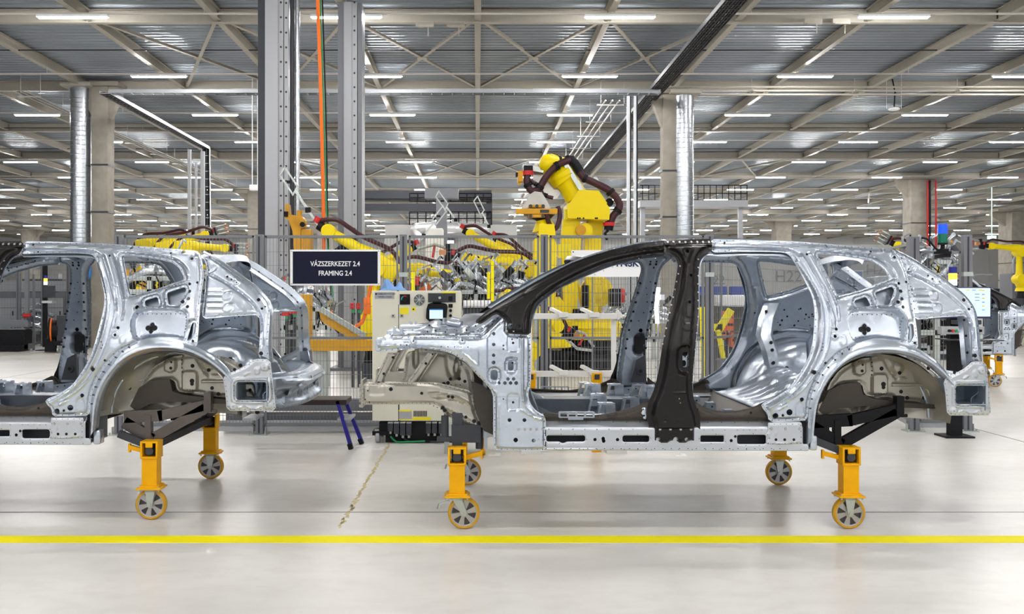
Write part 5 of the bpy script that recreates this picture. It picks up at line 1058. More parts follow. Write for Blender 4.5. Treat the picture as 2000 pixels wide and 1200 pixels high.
# ---------------------------------------------------------------- operator terminal at the right
Y = 11.25; u = S(Y); ot = thing('operator_terminal', 'operator station with bright screen on a black post behind the rear corner', 'operator terminal', (P(1864, 0, Y).x, Y, 0), 0)
q = lambda a, b: ((a-1864)*u, EYE+(VY-b)*u)
mb = MB(); mb.box((0, 0, .78), (.135, .10, 1.56)); mb.obj('post', BLACK, ot, smooth=0)
mb = MB(); mb.box((0, 0, .010), (.32, .30, .02)); mb.obj('base_plate', BLACK, ot, smooth=0)
a = q(1806, 561); b = q(1926, 622); mb = MB(); mb.box(((a[0]+b[0])/2, -.09, (a[1]+b[1])/2), (b[0]-a[0], .05, a[1]-b[1]), bev=.006); mn = mb.obj('monitor', mat('indigo_bezel', (.04, .03, .09), .4), ot, smooth=20)
mb = MB(); mb.box(((a[0]+b[0])/2, -.118, (a[1]+b[1])/2+.005), (b[0]-a[0]-.03, .004, a[1]-b[1]-.035)); mb.obj('screen', SCREEN, mn, smooth=0)
mb = MB()
for k in range(6): c = q(1910, 568+k*7.5); mb.box((c[0], -.121, c[1]), (.03, .002, .012), mi=k % 2)
for k in range(3): c = q(1880+k*12, 567); mb.box((c[0], -.121, c[1]), (.04, .002, .010), mi=k % 2)
for k in range(3): c = q(1898, 575+k*6); mb.box((c[0], -.121, c[1]), (.05, .002, .006), mi=2)
mb.obj('screen_mark', [YLAB, BLUEC, GREYD], mn, smooth=0)
mb = MB(); a = q(1852, 624); b = q(1900, 634); mb.box(((a[0]+b[0])/2, -.13, (a[1]+b[1])/2), (b[0]-a[0], .14, .05), bev=.006); mb.obj('keyboard', GREYD, ot, smooth=20)
mb = MB(); a = q(1822, 637); b = q(1904, 652); mb.box(((a[0]+b[0])/2, -.16, (a[1]+b[1])/2), (b[0]-a[0], .10, a[1]-b[1]), bev=.004); bx = mb.obj('button_box', GREYL, ot, smooth=20)
for k, m in enumerate((BLACK, RED, GREEN, WHITER, mat('lit_violet', (.8, .6, 1), .5, emit=2), GLOWW, BLACK, GLOWA, BLACK, BLACK)): c = q(1836+k*6.6, 645); mb = MB(); mb.cyl((c[0], -.235, c[1]), (c[0], -.21, c[1]), .015, n=14); mb.obj('button', m, bx)
mb = MB(); c = q(1882, 664); mb.cyl((c[0]-.0, -.12, c[1]-.006), (c[0], -.12, c[1]+.006), .20, n=30); mb.box((c[0]+.2, -.05, c[1]), (.3, .3, .012)); mb.box((c[0]-.15, -.1, c[1]+.01), (.3, .3, .012)); mb.obj('shelf', GREYD, ot, smooth=30)
def tower_light(name, px, pyb, Y, cols, label, r=.035, seg=.07, stem=.12):
    p = P(px, pyb, Y); t = thing(name, label, 'signal light', p, 0)
    mb = MB(); mb.cyl((0, 0, 0), (0, 0, stem), r*.45, n=14); mb.cyl((0, 0, 0), (0, 0, .03), r*1.3, n=18); mb.cyl((0, 0, stem-.02), (0, 0, stem), r*1.05, n=18); mb.obj('stem', BLACK, t); z = stem
    for c in cols: mb = MB(); mb.cyl((0, 0, z), (0, 0, z+seg), r, n=20); mb.obj('lens', c, t); z += seg+.003
    return t
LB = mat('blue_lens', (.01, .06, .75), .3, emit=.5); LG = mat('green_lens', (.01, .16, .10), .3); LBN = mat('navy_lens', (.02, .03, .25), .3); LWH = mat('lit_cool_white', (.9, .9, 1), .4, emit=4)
tower_light('tower_light', 1841, 492, 11.45, [LG, LB], 'blue over green tower light standing on the mesh fence panel', r=.052, seg=.105, stem=.10)
mb = MB(); mb.box(P(1841, 494, 11.45), (.16, .1, .03)); mb.box(P(1841, 497, 11.58)-Vector((0, 0, .02)), (.05, .3, .04)); mb.tube([P(1800, 465, 11.5), P(1812, 468, 11.45), P(1826, 484, 11.4), P(1836, 492, 11.4)], .012, 8, smooth=5); tag(mb.obj('fence_bracket', BLACK), 'black bracket and cable holding the blue and green tower light', 'bracket')
tower_light('tower_light', 1861, 563, 11.2, [LWH, GLOWA, LBN], 'lit white and amber tower light above the operator screen', r=.043, seg=.07, stem=.02)
# cables on the floor by the terminal
for i, (pts, m, lb) in enumerate((([(1788, 830), (1810, 818), (1826, 822), (1850, 834)], GREEN, 'green cable looped on the floor behind the rear corner'), ([(1786, 822), (1800, 832), (1822, 824), (1846, 822)], BLACK, 'black cable looped on the floor behind the rear corner'))):
    mb = MB(); mb.tube([Vector(((a-VX)*EYE/(b-VY), FPX*EYE/(b-VY), .012)) for a, b in pts], .009, 7, smooth=6); tag(mb.obj('floor_cable', m), lb, 'cable')
# ---------------------------------------------------------------- robots
def robot(px, Y, z0, s, yaw, a1, a2, tool, label, group='yellow robots behind the fence'):
    """industrial robot: shoulder over px; a1 lower-arm lean, a2 forearm pitch (degrees), both in the arm plane"""
    x = P(px, 0, Y).x; r = thing('industrial_robot', label, 'robot', (x, Y, 0), math.radians(yaw), group)
    if z0 > .05:
        mb = MB(); mb.box((0, 0, z0/2), (.8*s, .8*s, z0)); mb.obj('pedestal', GREYD, r, smooth=0)
    mb = MB(); mb.cyl((0, 0, z0), (0, 0, z0+.28*s), .42*s, .36*s, n=24); mb.box((-.1*s, 0, z0+.1*s), (.9*s, .5*s, .2*s), bev=.02); mb.obj('base', BLACK, r)
    mb = MB(); mb.cyl((0, 0, z0+.28*s), (0, 0, z0+.42*s), .44*s, .40*s, n=28); mb.prism([(-.30*s, z0+.42*s), (.34*s, z0+.42*s), (.46*s, z0+.72*s), (.36*s, z0+.92*s), (.14*s, z0+.92*s), (-.16*s, z0+.62*s)], -.17*s, .17*s); mb.obj('turntable', RYEL, r)
    S0 = Vector((.31*s, 0, z0+.76*s)); A = math.radians(a1); E = S0+Vector((math.sin(A), 0, math.cos(A)))*1.08*s; B = math.radians(a2); d = Vector((math.cos(B), 0, math.sin(B))); n_ = Vector((-d.z, 0, d.x))
    mb = MB(); mb.tube([S0, S0*.75+E*.25, E*.8+S0*.2, E], .14*s, 14, rs=[.20*s, .13*s, .11*s, .15*s]); mb.cyl(S0+Vector((0, -.24*s, 0)), S0+Vector((0, .24*s, 0)), .20*s, n=22); mb.tube([S0+Vector((-.28*s, .1*s, .05)), E+Vector((-.25*s, .1*s, 0))], .045*s, 8); mb.obj('lower_arm', RYEL, r)
    mb = MB(); mb.cyl(E+Vector((0, -.22*s, 0)), E+Vector((0, .22*s, 0)), .19*s, n=22); c = E-d*.16*s+n_*.08*s
    mb.box(c, (.52*s, .40*s, .38*s), rot=Matrix((d, Vector((0, 1, 0)), n_)).transposed(), bev=.06*s); mb.obj('elbow_housing', RYEL, r)
    F0 = E+n_*.14*s; F1 = F0+d*1.15*s
    mb = MB(); mb.tube([F0, F0+d*.25*s, F0+d*.5*s, F1], .1*s, 14, rs=[.17*s, .15*s, .11*s, .095*s]); mb.obj('forearm', RYEL, r)
    mb = MB(); mb.cyl(F1+Vector((0, -.13*s, 0)), F1+Vector((0, .13*s, 0)), .135*s, n=20); mb.cyl(F1, F1+d*.24*s, .10*s, .085*s, n=16, mi=1); wr = mb.obj('wrist', [RYEL, BLACK], r)
    mb = MB(); H = F1+d*.3*s
    mb.tube([E-d*.45*s+n_*.2*s, E-d*.1*s+n_*.42*s, F0+d*.5*s+n_*.24*s, F0+d*.85*s+n_*.26*s, F1+n_*.26*s, H+n_*.06*s], .045*s, 8, smooth=6); mb.tube([S0+Vector((-.3*s, -.1*s, -.4*s)), S0+Vector((-.5*s, -.15*s, .3*s)), E-d*.62*s-n_*.1*s, E-d*.45*s+n_*.2*s], .04*s, 8, smooth=6)
    mb.cyl(H+n_*.02*s, H+n_*.14*s, .07*s, n=12, mi=1); mb.obj('hose', [HOSE, RED], r)
    mb = MB(); T = F1+d*.24*s
    if tool == 'gun':
        mb.box(T+d*.12*s, (.22*s, .12*s, .3*s), rot=Matrix((d, Vector((0, 1, 0)), n_)).transposed(), bev=.01, mi=1)
        for sg in (-1, 1): mb.tube([T+d*.15*s+n_*sg*.14*s, T+d*.5*s+n_*sg*.2*s, T+d*.85*s+n_*sg*.05*s], .035*s, 8, mi=0)
        mb.box(T+d*.3*s+n_*.05*s, (.16*s, .12*s, .12*s), mi=2); mb.cyl(T+d*.5*s+n_*.2*s, T+d*.5*s-n_*.1*s, .03*s, n=8, mi=3); mb.box(T+d*.2*s+n_*.2*s, (.1*s, .1*s, .1*s), mi=1)
    elif tool == 'grip':
        up = (d+n_*.5).normalized() if d.x > 0 else d
        mb.beam(T, T+up*.8*s, .045*s, .045*s); mb.box(T+up*.35*s, (.1*s, .1*s, .1*s), mi=1)
        for sg in (-1, 1): mb.beam(T+up*.8*s+n_*sg*.09*s, T+up*1.25*s+n_*sg*.09*s, .03*s, .03*s, mi=0)
        mb.beam(T+up*.8*s-n_*.11*s, T+up*.8*s+n_*.11*s, .03*s, .03*s); mb.beam(T+up*1.25*s-n_*.11*s, T+up*1.25*s+n_*.11*s, .03*s, .03*s); mb.box(T+up*1.0*s, (.1*s, .08*s, .05*s), mi=1)
    else:
        mb.box(T+d*.1*s, (.3*s, .3*s, .06*s), rot=Matrix((n_, Vector((0, 1, 0)), d)).transposed(), mi=1)
        for k in range(4): q_ = T+d*.1*s+n_*(.12*s*(k-1.5)); mb.beam(q_, q_+d*(.25+.1*(k % 2))*s, .03*s, .03*s, mi=0); mb.cyl(q_+d*.3*s, q_+d*.36*s, .03*s, n=8, mi=2)
    mb.obj('gripper' if tool != 'gun' else 'weld_gun', [ZINC, BLACK, mat('copper', (.6, .25, .1), .35, .8) if 'copper' not in bpy.data.materials else bpy.data.materials['copper'], RED], r)
    return r
robot(752, 19.4, .30, 1.0, 180, -8, 30, 'grip', 'yellow robot with its boxy elbow just right of the black sign')
robot(803, 22, .30, .95, 0, -12, -8, 'gun', 'yellow robot with drooping forearm beyond the blue cloth')
robot(702, 24, .45, .9, 0, 0, 26, 'grip', 'yellow robot lifting a silver gripper above the sign, beside the lift mast')
robot(838, 25, .40, .8, 180, 5, 10, 'gun', 'small yellow robot half hidden by the tall off-white cabinet')
robot(1026, 22.6, .3, 1.0, 180, -5, 8, 'gun', 'yellow robot reaching left with a level forearm beside the tall robot')
robot(1022, 24, .95, .85, 180, 12, 28, 'grip', 'yellow robot raising a silver gripper left of the round silver tool')
robot(1075, 25, .7, .85, 180, 18, 38, 'grip', 'yellow robot whose gripper points up just left of the silver bell-shaped tool')
robot(1010, 17.5, .05, .75, 20, -20, -30, 'gun', 'yellow robot bowed low behind the slanting windscreen frame')
robot(252, 33.5, 1.45, 1.0, 0, 20, 8, 'gun', 'yellow robot with raised weld gun beside the left concrete column')
robot(293, 31, 1.25, 1.0, 0, 18, 14, 'plate', 'yellow robot in the middle of the distant row above the car roof')
robot(334, 29.6, 1.2, .95, 0, 12, -4, 'plate', 'yellow robot nearest the steel posts in the distant row')
robot(425, 34, 1.2, .9, 180, 15, 20, 'gun', 'distant yellow robot behind the steel posts above the car roof')
robot(2006, 32, 1.5, .8, 180, 0, 5, 'gun', 'yellow robot at the frame edge beyond the far back car body')
robot(1835, 25, .8, .8, 180, 5, 30, 'plate', 'yellow robot holding silver tooling behind the blue and green tower light')
# the tall handling robot
Y = 22.0; u = S(Y); br = thing('industrial_robot', 'largest yellow robot with a boxy counterweight, towering above the fence', 'robot', (P(1150, 0, Y).x, Y, 0), 0, 'yellow robots behind the fence')
q = lambda a, b, y=0: Vector(((a-1150)*u, y, EYE+(VY-b)*u))
mb = MB(); mb.cyl(q(1150, 716), q(1150, 690), 68*u, 60*u, n=32); mb.cyl(q(1150, 690), q(1150, 664), 52*u, 56*u, n=32); mb.box(q(1100, 700), (.5, 1.0, .35), bev=.03); mb.box(q(1205, 690), (.45, .5, .5), mi=1); mb.obj('base', [BLACK, ZINC], br); mb = MB(); mb.box(q(1140, 580, -.35), (.14, .2, .5), bev=.02); mb.obj('drive_motor', BLACK, br); mb = MB(); mb.box(q(1198, 582, -.2), (.22, .5, .40), bev=.03); mb.cyl(q(1206, 578, -.2), q(1216, 578, -.2), .16, n=16, mi=1); mb.obj('drive_motor', [BLACK, RED], br); mb = MB(); mb.box(q(1128, 612, -.46), (.3, .1, .2), bev=.02); mb.obj('drive_motor', BLACK, br)
mb = MB(); mb.cyl(q(1150, 662), q(1150, 640), 60*u, 62*u, n=36); mb.cyl(q(1150, 640), q(1150, 628), 66*u, 60*u, n=36)
mb.prism([tuple(q(a, b).xz) for a, b in ((1082, 632), (1210, 632), (1178, 616), (1130, 618), (1112, 606), (1090, 580), (1080, 590))], -.42, .42)
mb.prism([tuple(q(a, b).xz) for a, b in ((1146, 620), (1176, 620), (1180, 600), (1176, 552), (1166, 542), (1150, 543), (1142, 556), (1150, 580))], .3, .5); mb.cyl(q(1168, 570, .2), q(1168, 570, .55), .36, n=24); mb.cyl(q(1168, 570, .15), q(1168, 570, .2), .16, n=20); mb.obj('turntable', RYEL, br)
mb = MB(); mb.prism([tuple(q(a, b).xz) for a, b in ((1100, 604), (1094, 470), (1098, 430), (1130, 430), (1132, 470), (1124, 604), (1112, 610))], -.30, .02); mb.prism([tuple(q(a, b).xz) for a, b in ((1146, 604), (1141, 470), (1150, 424), (1178, 424), (1168, 540), (1160, 606))], -.1, .34); mb.prism([tuple(q(a, b).xz) for a, b in ((1118, 520), (1124, 520), (1144, 600), (1136, 604))], .1, .2)
mb.cyl(q(1112, 602, -.34), q(1112, 602, .1), 13*u, n=22); mb.cyl(q(1154, 602, -.2), q(1154, 602, .4), 13*u, n=22); mb.cyl(q(1140, 452, -.36), q(1140, 452, .4), 14*u, n=24); mb.cyl(q(1131, 452, -.40), q(1131, 452, -.3), 10*u, n=20, mi=1); mb.obj('lower_arm', [RYEL, OYEL], br)
mb = MB(); hx = [(1105, 430), (1104, 402), (1137, 391), (1170, 392), (1186, 411), (1184, 433)]; mb.prism([tuple(q(a, b).xz) for a, b in hx], -.5, .5); hx2 = [(1115, 407), (1137, 391), (1170, 392), (1163, 376), (1127, 374)]
mb.prism([tuple(q(a, b).xz) for a, b in ((1108, 402), (1128, 374), (1166, 376), (1182, 400), (1160, 420), (1120, 420))], -.36, .56)
for k, a in enumerate((1124, 1128, 1135, 1158, 1161)): mb.cyl(q(a, 430, -.505), q(a, 430, -.50), .02, n=8, mi=1)
mb.obj('counterweight_housing', [RYEL, BLACK], br, smooth=20)
mb = MB(); mb.tube([q(1126, 386), q(1112, 362), q(1104, 346)], .3, 18, rs=[.26, .24, .36]); mb.tube([q(1108, 352), q(1098, 338), q(1094, 330)], .3, 18, rs=[.34, .36, .30]); mb.box(q(1118, 350, -.28), (.10, .1, .75), rot=Matrix.Rotation(-.55, 3, 'Y'), mi=1); mb.obj('forearm', [RYEL, ZINC], br)
mb = MB(); mb.cyl(q(1070, 322, -.1), q(1094, 330, 0), .24, .26, n=24); mb.cyl(q(1079, 325, -.07), q(1084, 327, -.04), .27, n=24, mi=1); mb.sphere(q(1071, 322, -.12), .22, 18); mb.obj('wrist', [RYEL, BLACK], br)
for i, (pts, rr) in enumerate(((((1029, 344), (1028, 362), (1036, 376), (1050, 372), (1064, 350), (1082, 330), (1100, 320), (1112, 317)), .075), (((1122, 330), (1136, 350), (1160, 362), (1186, 376), (1204, 396), (1204, 412), (1194, 424), (1187, 440)), .08), (((1035, 355), (1042, 362), (1050, 366), (1060, 384), (1078, 390)), .04))):
    mb = MB(); mb.tube([q(a, b, -.35) for a, b in pts], rr, 12, smooth=7)
    for k in (1, 3, 5):
        if k < len(pts)-1: a = q(*pts[k], -.35); b = q(*pts[k+1], -.35); mb.cyl(a, a+(b-a).normalized()*.08, rr*1.3, n=14, mi=1)
    mb.obj('hose', [HOSE, BLACK], br)
mb = MB(); mb.tube([q(1112, 316, -.32), q(1120, 324, -.34), q(1130, 340, -.36)], .10, 14); mb.box(q(1110, 315, -.3), (.2, .2, .16), bev=.03); mb.obj('hose_clamp', BLACK, br); mb = MB(); mb.cyl(q(1187, 436, -.35), q(1184, 452, -.35), .10, n=14); mb.tube([q(1184, 452, -.35), q(1178, 458, -.35), q(1182, 470, -.3)], .03, 8); mb.obj('hose_clamp', BLACK, br)
mb = MB(); mb.cyl(q(1030, 346, -.35), q(1030, 338, -.35), .12, n=16); mb.cyl(q(1185, 437, -.36), q(1185, 444, -.36), .13, n=16); mb.obj('hose_flange', RED, br)
mb = MB()
mb.beam(q(1157, 349, -.1), q(1186, 396, -.1), .05, .08); mb.beam(q(1162, 347, -.1), q(1190, 394, -.1), .04, .04); mb.cyl(q(1188, 397, -.2), q(1188, 397, .1), .09, n=14, mi=1); mb.beam(q(1020, 326, -.1), q(1066, 334, -.1), .08, .09); mb.beam(q(1024, 331, -.2), q(1060, 338, -.2), .05, .05); mb.obj('gripper_bar', [ZINC, BLACK], br)
mb = MB(); mb.box(q(1015, 350, -.3), (.12, .2, .22), bev=.02); mb.box(q(1017, 342, -.3), (.18, .16, .1), bev=.02); mb.box(q(1013, 356, -.3), (.06, .1, .2)); mb.box(q(1008, 345, -.3), (.05, .2, .08), mi=1); mb.box(q(1030, 334, -.3), (.2, .25, .14), mi=1, bev=.02); mb.obj('clamp', [OYEL, BLACK], br, smooth=20)
# silver guard plate of the gripper
mb = MB(); pl = [(1036, 330), (1046, 318), (1062, 317), (1070, 332), (1082, 345), (1102, 352), (1110, 366), (1096, 376), (1088, 388), (1074, 390), (1064, 380), (1054, 360), (1040, 346)]
mb.prism([tuple(q(a, b).xz) for a, b in pl], .05, .12); mb.obj('guard_plate', mat('scuffed_steel', (.42, .40, .36), .3, .8, noise=.3, nscale=2), br, smooth=20)
mb = MB(); mb.prism([tuple(q(a, b).xz) for a, b in ((1100, 412), (1110, 412), (1112, 432), (1100, 432))], -.38, -.34); mb.box(q(1100, 492, -.31), (.3, .01, .3)); mb.obj('warning_label', YLAB, br, smooth=0)
# second robot carrying the yellow bar tool
Y = 20.5; u = S(Y); b2 = thing('industrial_robot', 'yellow robot column holding an orange-yellow bar and silver bell tool', 'robot', (P(1064, 0, Y).x, Y, 0), 0, 'yellow robots behind the fence')
q = lambda a, b, y=0: Vector(((a-1064)*u, y, EYE+(VY-b)*u))
mb = MB(); mb.cyl((0, 0, 0), (0, 0, .45), .5, .42, n=28); mb.obj('base', BLACK, b2)
mb = MB(); mb.cyl(q(1064, 678), q(1064, 640), .55, .5, n=28); mb.prism([tuple(q(a, b).xz) for a, b in ((1040, 660), (1042, 470), (1050, 462), (1080, 462), (1086, 480), (1082, 660))], -.22, .3); mb.prism([tuple(q(a, b).xz) for a, b in ((1050, 464), (1052, 440), (1080, 440), (1084, 466))], -.3, .3); mb.obj('column', RYEL, b2, smooth=20)
mb = MB(); mb.tube([q(1064, 452), q(1063, 440), q(1061, 430)], .2, 20, rs=[.26, .20, .15]); mb.tube([q(1061, 430), q(1060, 422)], .2, 20, rs=[.15, .26], mi=1); mb.obj('wrist', [RYEL, BLACK], b2)
mb = MB(); mb.prism([tuple(q(a, b).xz) for a, b in ((1016, 410), (1024, 398), (1032, 382), (1044, 374), (1058, 376), (1068, 392), (1076, 408), (1078, 416), (1066, 428), (1050, 434), (1030, 432))], -.02, .05); mb.obj('bell_plate', bpy.data.materials['scuffed_steel'], b2, smooth=20)
mb = MB(); mb.box(q(1047, 415, -.2), (80*u, .14, 11*u), bev=.01); mb.box(q(1047, 405, -.2), (32*u, .12, 6*u), bev=.01); mb.box(q(1047, 424, -.2), (32*u, .12, 6*u), bev=.01)
for a, b in ((1035, 405), (1059, 405), (1035, 424), (1059, 424), (1047, 405)): mb.cyl(q(a, b, -.29), q(a, b, -.26), .035, n=10, mi=1)
mb.box(q(1062, 415, -.28), (.18, .01, .06), mi=1); mb.obj('tool_bar', [OYEL, GREYD], b2, smooth=20)
mb = MB(); mb.tube([q(1088, 405, -.2), q(1092, 425, -.2), q(1084, 448, -.2), q(1072, 440, -.2), q(1066, 420, -.25)], .05, 9, smooth=6); mb.obj('hose', HOSE, b2)
# ---------------------------------------------------------------- lift masts
def mast(x0, x1, Y, label, strips):
    a, b = P(x0, 0, Y).x, P(x1, 0, Y).x; r = thing('lift_mast', label, 'lift mast', ((a+b)/2, Y, 0), 0); H = 7.80; u = S(Y); m0 = (x0+x1)/2
    for nm, p0, p1, yf, m in strips:
        mb = MB(); c = ((p0+p1)/2-m0)*u
        if nm == 'guide_rod': mb.cyl((c, yf, .2), (c, yf, H), (p1-p0)*u/2, n=16)
        else: mb.box((c, (yf+.35)/2, H/2), ((p1-p0)*u, .35-yf, H))
        if nm == 'bolt_rail':
            for k in range(26): mb.cyl((c, yf-.008, .3+k*.3), (c, yf, .3+k*.3), .022, n=8, mi=1)
        mb.obj(nm, [m, GREYD], r, smooth=30)
    mb = MB(); mb.box((0, 0, .03), ((x1-x0)*u+.3, .95, .06)); mb.obj('foot', GREY, r, smooth=0)
    return r
mast(510, 588, 20.5, 'wide grey lift mast left of the orange hanging cable', [('side_channel', 510, 524, -.30, GREYD), ('mast_profile', 524, 549, -.32, GREYL), ('bolt_rail', 549, 558, -.26, GREYL), ('bolt_rail', 559, 567, -.22, GREYL), ('guide_rod', 568, 577, -.10, GREYD), ('guide_rod', 578, 587, -.08, GALV)])
mast(663, 710, 21.5, 'narrower grey lift mast right of the orange hanging cable', [('side_channel', 663, 675, -.24, GREY), ('mast_profile', 675, 690, -.28, GREYL), ('bolt_rail', 690, 700, -.24, GREYL), ('side_channel', 701, 709, -.20, GREY)])
Y = 20.0; u = S(Y); lc = thing('lift_carriage', 'orange-yellow lift carriage bracket riding on the wide mast', 'lift carriage', (P(585, 0, Y).x, Y, 0), 0); q = lambda a, b, y=0: Vector(((a-585)*u, y, EYE+(VY-b)*u))
mb = MB(); mb.prism([tuple(q(a, b).xz) for a, b in ((560, 400), (566, 400), (568, 420), (592, 424), (599, 434), (598, 446), (590, 448), (590, 500), (578, 500), (574, 452), (566, 430), (560, 428))], -.16, .1); mb.box(q(600, 484, .0), (20*u, .3, 70*u), bev=.02); mb.obj('carriage', OYEL, lc, smooth=20)
mb = MB(); mb.cyl(q(588, 432, -.2), q(588, 432, .1), .09, n=16); mb.cyl(q(594, 440, -.22), q(594, 440, -.1), .05, n=12, mi=1); mb.cyl(q(587, 412, -.1), q(587, 424, -.1), .05, n=12); mb.cyl(q(562, 415, -.18), q(562, 425, -.18), .04, n=10, mi=1); mb.obj('pulley', [OYEL, BLACK], lc)
mb = MB(); mb.box(q(605, 560, .05), (.08, .1, 1.2)); mb.obj('hanger_arm', OYEL, lc, smooth=0)
Y = 14.2; u = S(Y); tb = thing('lifting_fork', 'large orange-yellow triangular lifting fork between the tailgate and the controller', 'lifting fork', (P(670, 0, Y).x, Y, 0), 0); q = lambda a, b: ((a-670)*u, EYE+(VY-b)*u)
mb = MB(); mb.prism([q(*p_) for p_ in ((608, 664), (752, 664), (752, 685), (608, 685))], -.10, .10); mb.obj('fork_beam', OYEL, tb, smooth=0)
mb = MB(); mb.prism([q(*p_) for p_ in ((624, 607), (646, 612), (712, 656), (716, 664), (690, 664), (630, 628))], -.08, .08); mb.obj('gusset', OYEL, tb, smooth=0)
mb = MB(); mb.beam((q(628, 604)[0], -.05, q(628, 604)[1]), (q(714, 656)[0], -.05, q(714, 656)[1]), .14, .07); mb.box((q(625, 0)[0], .12, .5), (.18, .2, 1.0)); mb.box((q(740, 0)[0], .12, .5), (.18, .2, 1.0)); mb.obj('brace_tube', ZINC, tb, smooth=0)
mb = MB(); mb.box((q(592, 0)[0], .3, .8), (.14, .2, 1.6)); mb.obj('rear_column', OYEL, tb, smooth=0)
# hanging cables
for pts, m, r, lb, nm in ((((620, -20, 19.5), (627, 200, 19.5), (632, 420, 19.5), (634, 560, 19.5), (650, 616, 19.5)), ORNG, .035, 'bright orange cable hanging between the two lift masts', 'hanging_cable'), (((625, -20, 19.6), (632, 200, 19.6), (638, 420, 19.6), (640, 480, 19.6), (655, 620, 19.6)), GREEN, .014, 'thin green cable hanging beside the orange cable', 'hanging_cable'), (((629, -20, 19.7), (637, 240, 19.7), (641, 470, 19.7), (648, 600, 19.7)), BLACK, .014, 'thin black cable hanging beside the orange cable', 'hanging_cable'), (((692, 640, 17), (708, 628, 17), (716, 600, 17), (722, 570, 17), (726, 552, 17)), ORNG, .032, 'orange cable looping up to an orange connector left of the controller', 'looped_cable')):
    mb = MB(); mb.tube([P(*p_) for p_ in pts], r, 9, smooth=6)
    if nm == 'looped_cable': mb.box(P(717, 598, 16.95), (.12, .08, .28), bev=.02)
    tag(mb.obj(nm, m), lb, 'cable')
mb = MB(); mb.tube([P(690, 470, 20.2), P(680, 478, 20), P(650, 500, 19.8)], .09, 10); tag(mb.obj('drag_hose', BLACK), 'thick black hose slanting between the lift masts', 'hose')
# ---------------------------------------------------------------- welding fixtures and tooling
FM = [ZINC, GALV, GREYD, OYEL, RED, WHITER]
def fixture(x0, y0, x1, y1, Y, n, label, seed, frame=ZINC, yellow=.15, depth=1.2):
    rnd = random.Random(seed); a = P(x0, y0, Y); b = P(x1, y1, Y); W_, H_ = b.x-a.x, a.z-b.z; r = thing('welding_fixture', label, 'fixture', ((a.x+b.x)/2, Y, 0), 0, 'welding fixtures behind the fence')
    mb = MB()
    for z in (b.z, b.z+H_*.45): mb.box((0, 0, z), (W_, .08, .08)); mb.box((0, depth, z), (W_, .08, .08))
    for x in (-W_/2, -W_*.17, W_*.17, W_/2):
        mb.box((x, 0, (b.z+H_*.5)/2), (.08, .08, b.z+H_*.5)); mb.box((x, depth/2, b.z), (.06, depth, .06))
    mb.obj('base_frame', frame, r, smooth=0)
    mb = MB()
    for k in range(3): z = b.z+H_*(.55+.15*k); mb.tube([(-W_*.45, depth*.3*k, z-.1), (-W_*.2, depth*.3*k, z+.06), (W_*.15, depth*.3*k, z+.02), (W_*.45, depth*.3*k, z-.12)], .06, 9, smooth=5)
    for k in range(5): x = -W_*.42+W_*.21*k; mb.tube([(x, 0, b.z+H_*.5), (x+.05, depth*.3, b.z+H_*.62), (x, depth, b.z+H_*.55)], .04, 8, smooth=4)
    mb.obj('clamped_part', GALV, r)
    for k in range(n):
        x = rnd.uniform(-W_/2, W_/2); z = b.z+rnd.uniform(.2, 1)*H_; y = rnd.uniform(-.15, depth); s = rnd.uniform(.7, 1.3)*.12; R = Euler((rnd.uniform(-.6, .6), rnd.uniform(-1, 1), rnd.uniform(-1, 1))).to_matrix()
        m = rnd.choice([ZINC, GREYD, GALV, GALV, BLACK]) if rnd.random() > yellow else rnd.choice([OYEL, RED, RYEL, ORNG])
        mb = MB(); mb.box((x, y, z), (s*.8, s*.6, s*1.6), R, bev=.01); mb.beam((x, y, z), Vector((x, y, z))+R@Vector((0, 0, s*2.4)), s*.25, s*.35, mi=1); mb.beam(Vector((x, y, z))+R@Vector((0, 0, s*2.2)), Vector((x, y, z))+R@Vector((s*1.6, 0, s*2.6)), s*.25, s*.2, mi=1); mb.cyl((x, y, z), Vector((x, y, z))-R@Vector((0, 0, s*1.6)), s*.2, n=8, mi=2); mb.cyl(Vector((x, y, z))+R@Vector((s*1.6, 0, s*2.6)), Vector((x, y, z))+R@Vector((s*1.6, 0, s*2.1)), s*.13, n=8, mi=0)
        mb.tube([Vector((x, y, z))-R@Vector((0, 0, s*1.6)), (x+.1, y-.05, z-.3), (x+.02, y, b.z)], .014, 5, mi=2, smooth=3); mb.obj('clamp', [m, GALV, BLACK], r, smooth=25)
for args in ((868, 520, 960, 612, 19.5, 34, 'silver fixture full of clamps left of the yellow light curtain', 21), (772, 545, 838, 610, 20, 22, 'fixture crowded with copper and orange parts beyond the blue cloth', 5), (965, 530, 1046, 610, 19, 26, 'fixture with small tools behind the slanting windscreen frame', 8),
             (1190, 585, 1320, 665, 25, 20, 'silver frame fixture right of the tall robot', 13), (1788, 560, 1912, 650, 15.5, 34, 'white and silver fixture behind the screen post and tailgate frame', 17), (240, 512, 400, 570, 17.5, 26, 'silver fixture seen through the quarter window of the cut-off car body', 31),
             (1792, 478, 1886, 540, 19, 30, 'cluster of shiny pneumatic tooling behind the blue and green tower light', 44), (555, 560, 640, 640, 17.5, 14, 'fixture with red junction boxes seen through the open tailgate', 52), (20, 600, 90, 680, 32, 8, 'low fixture on the far floor behind the scanner post', 66)):
    fixture(*args)
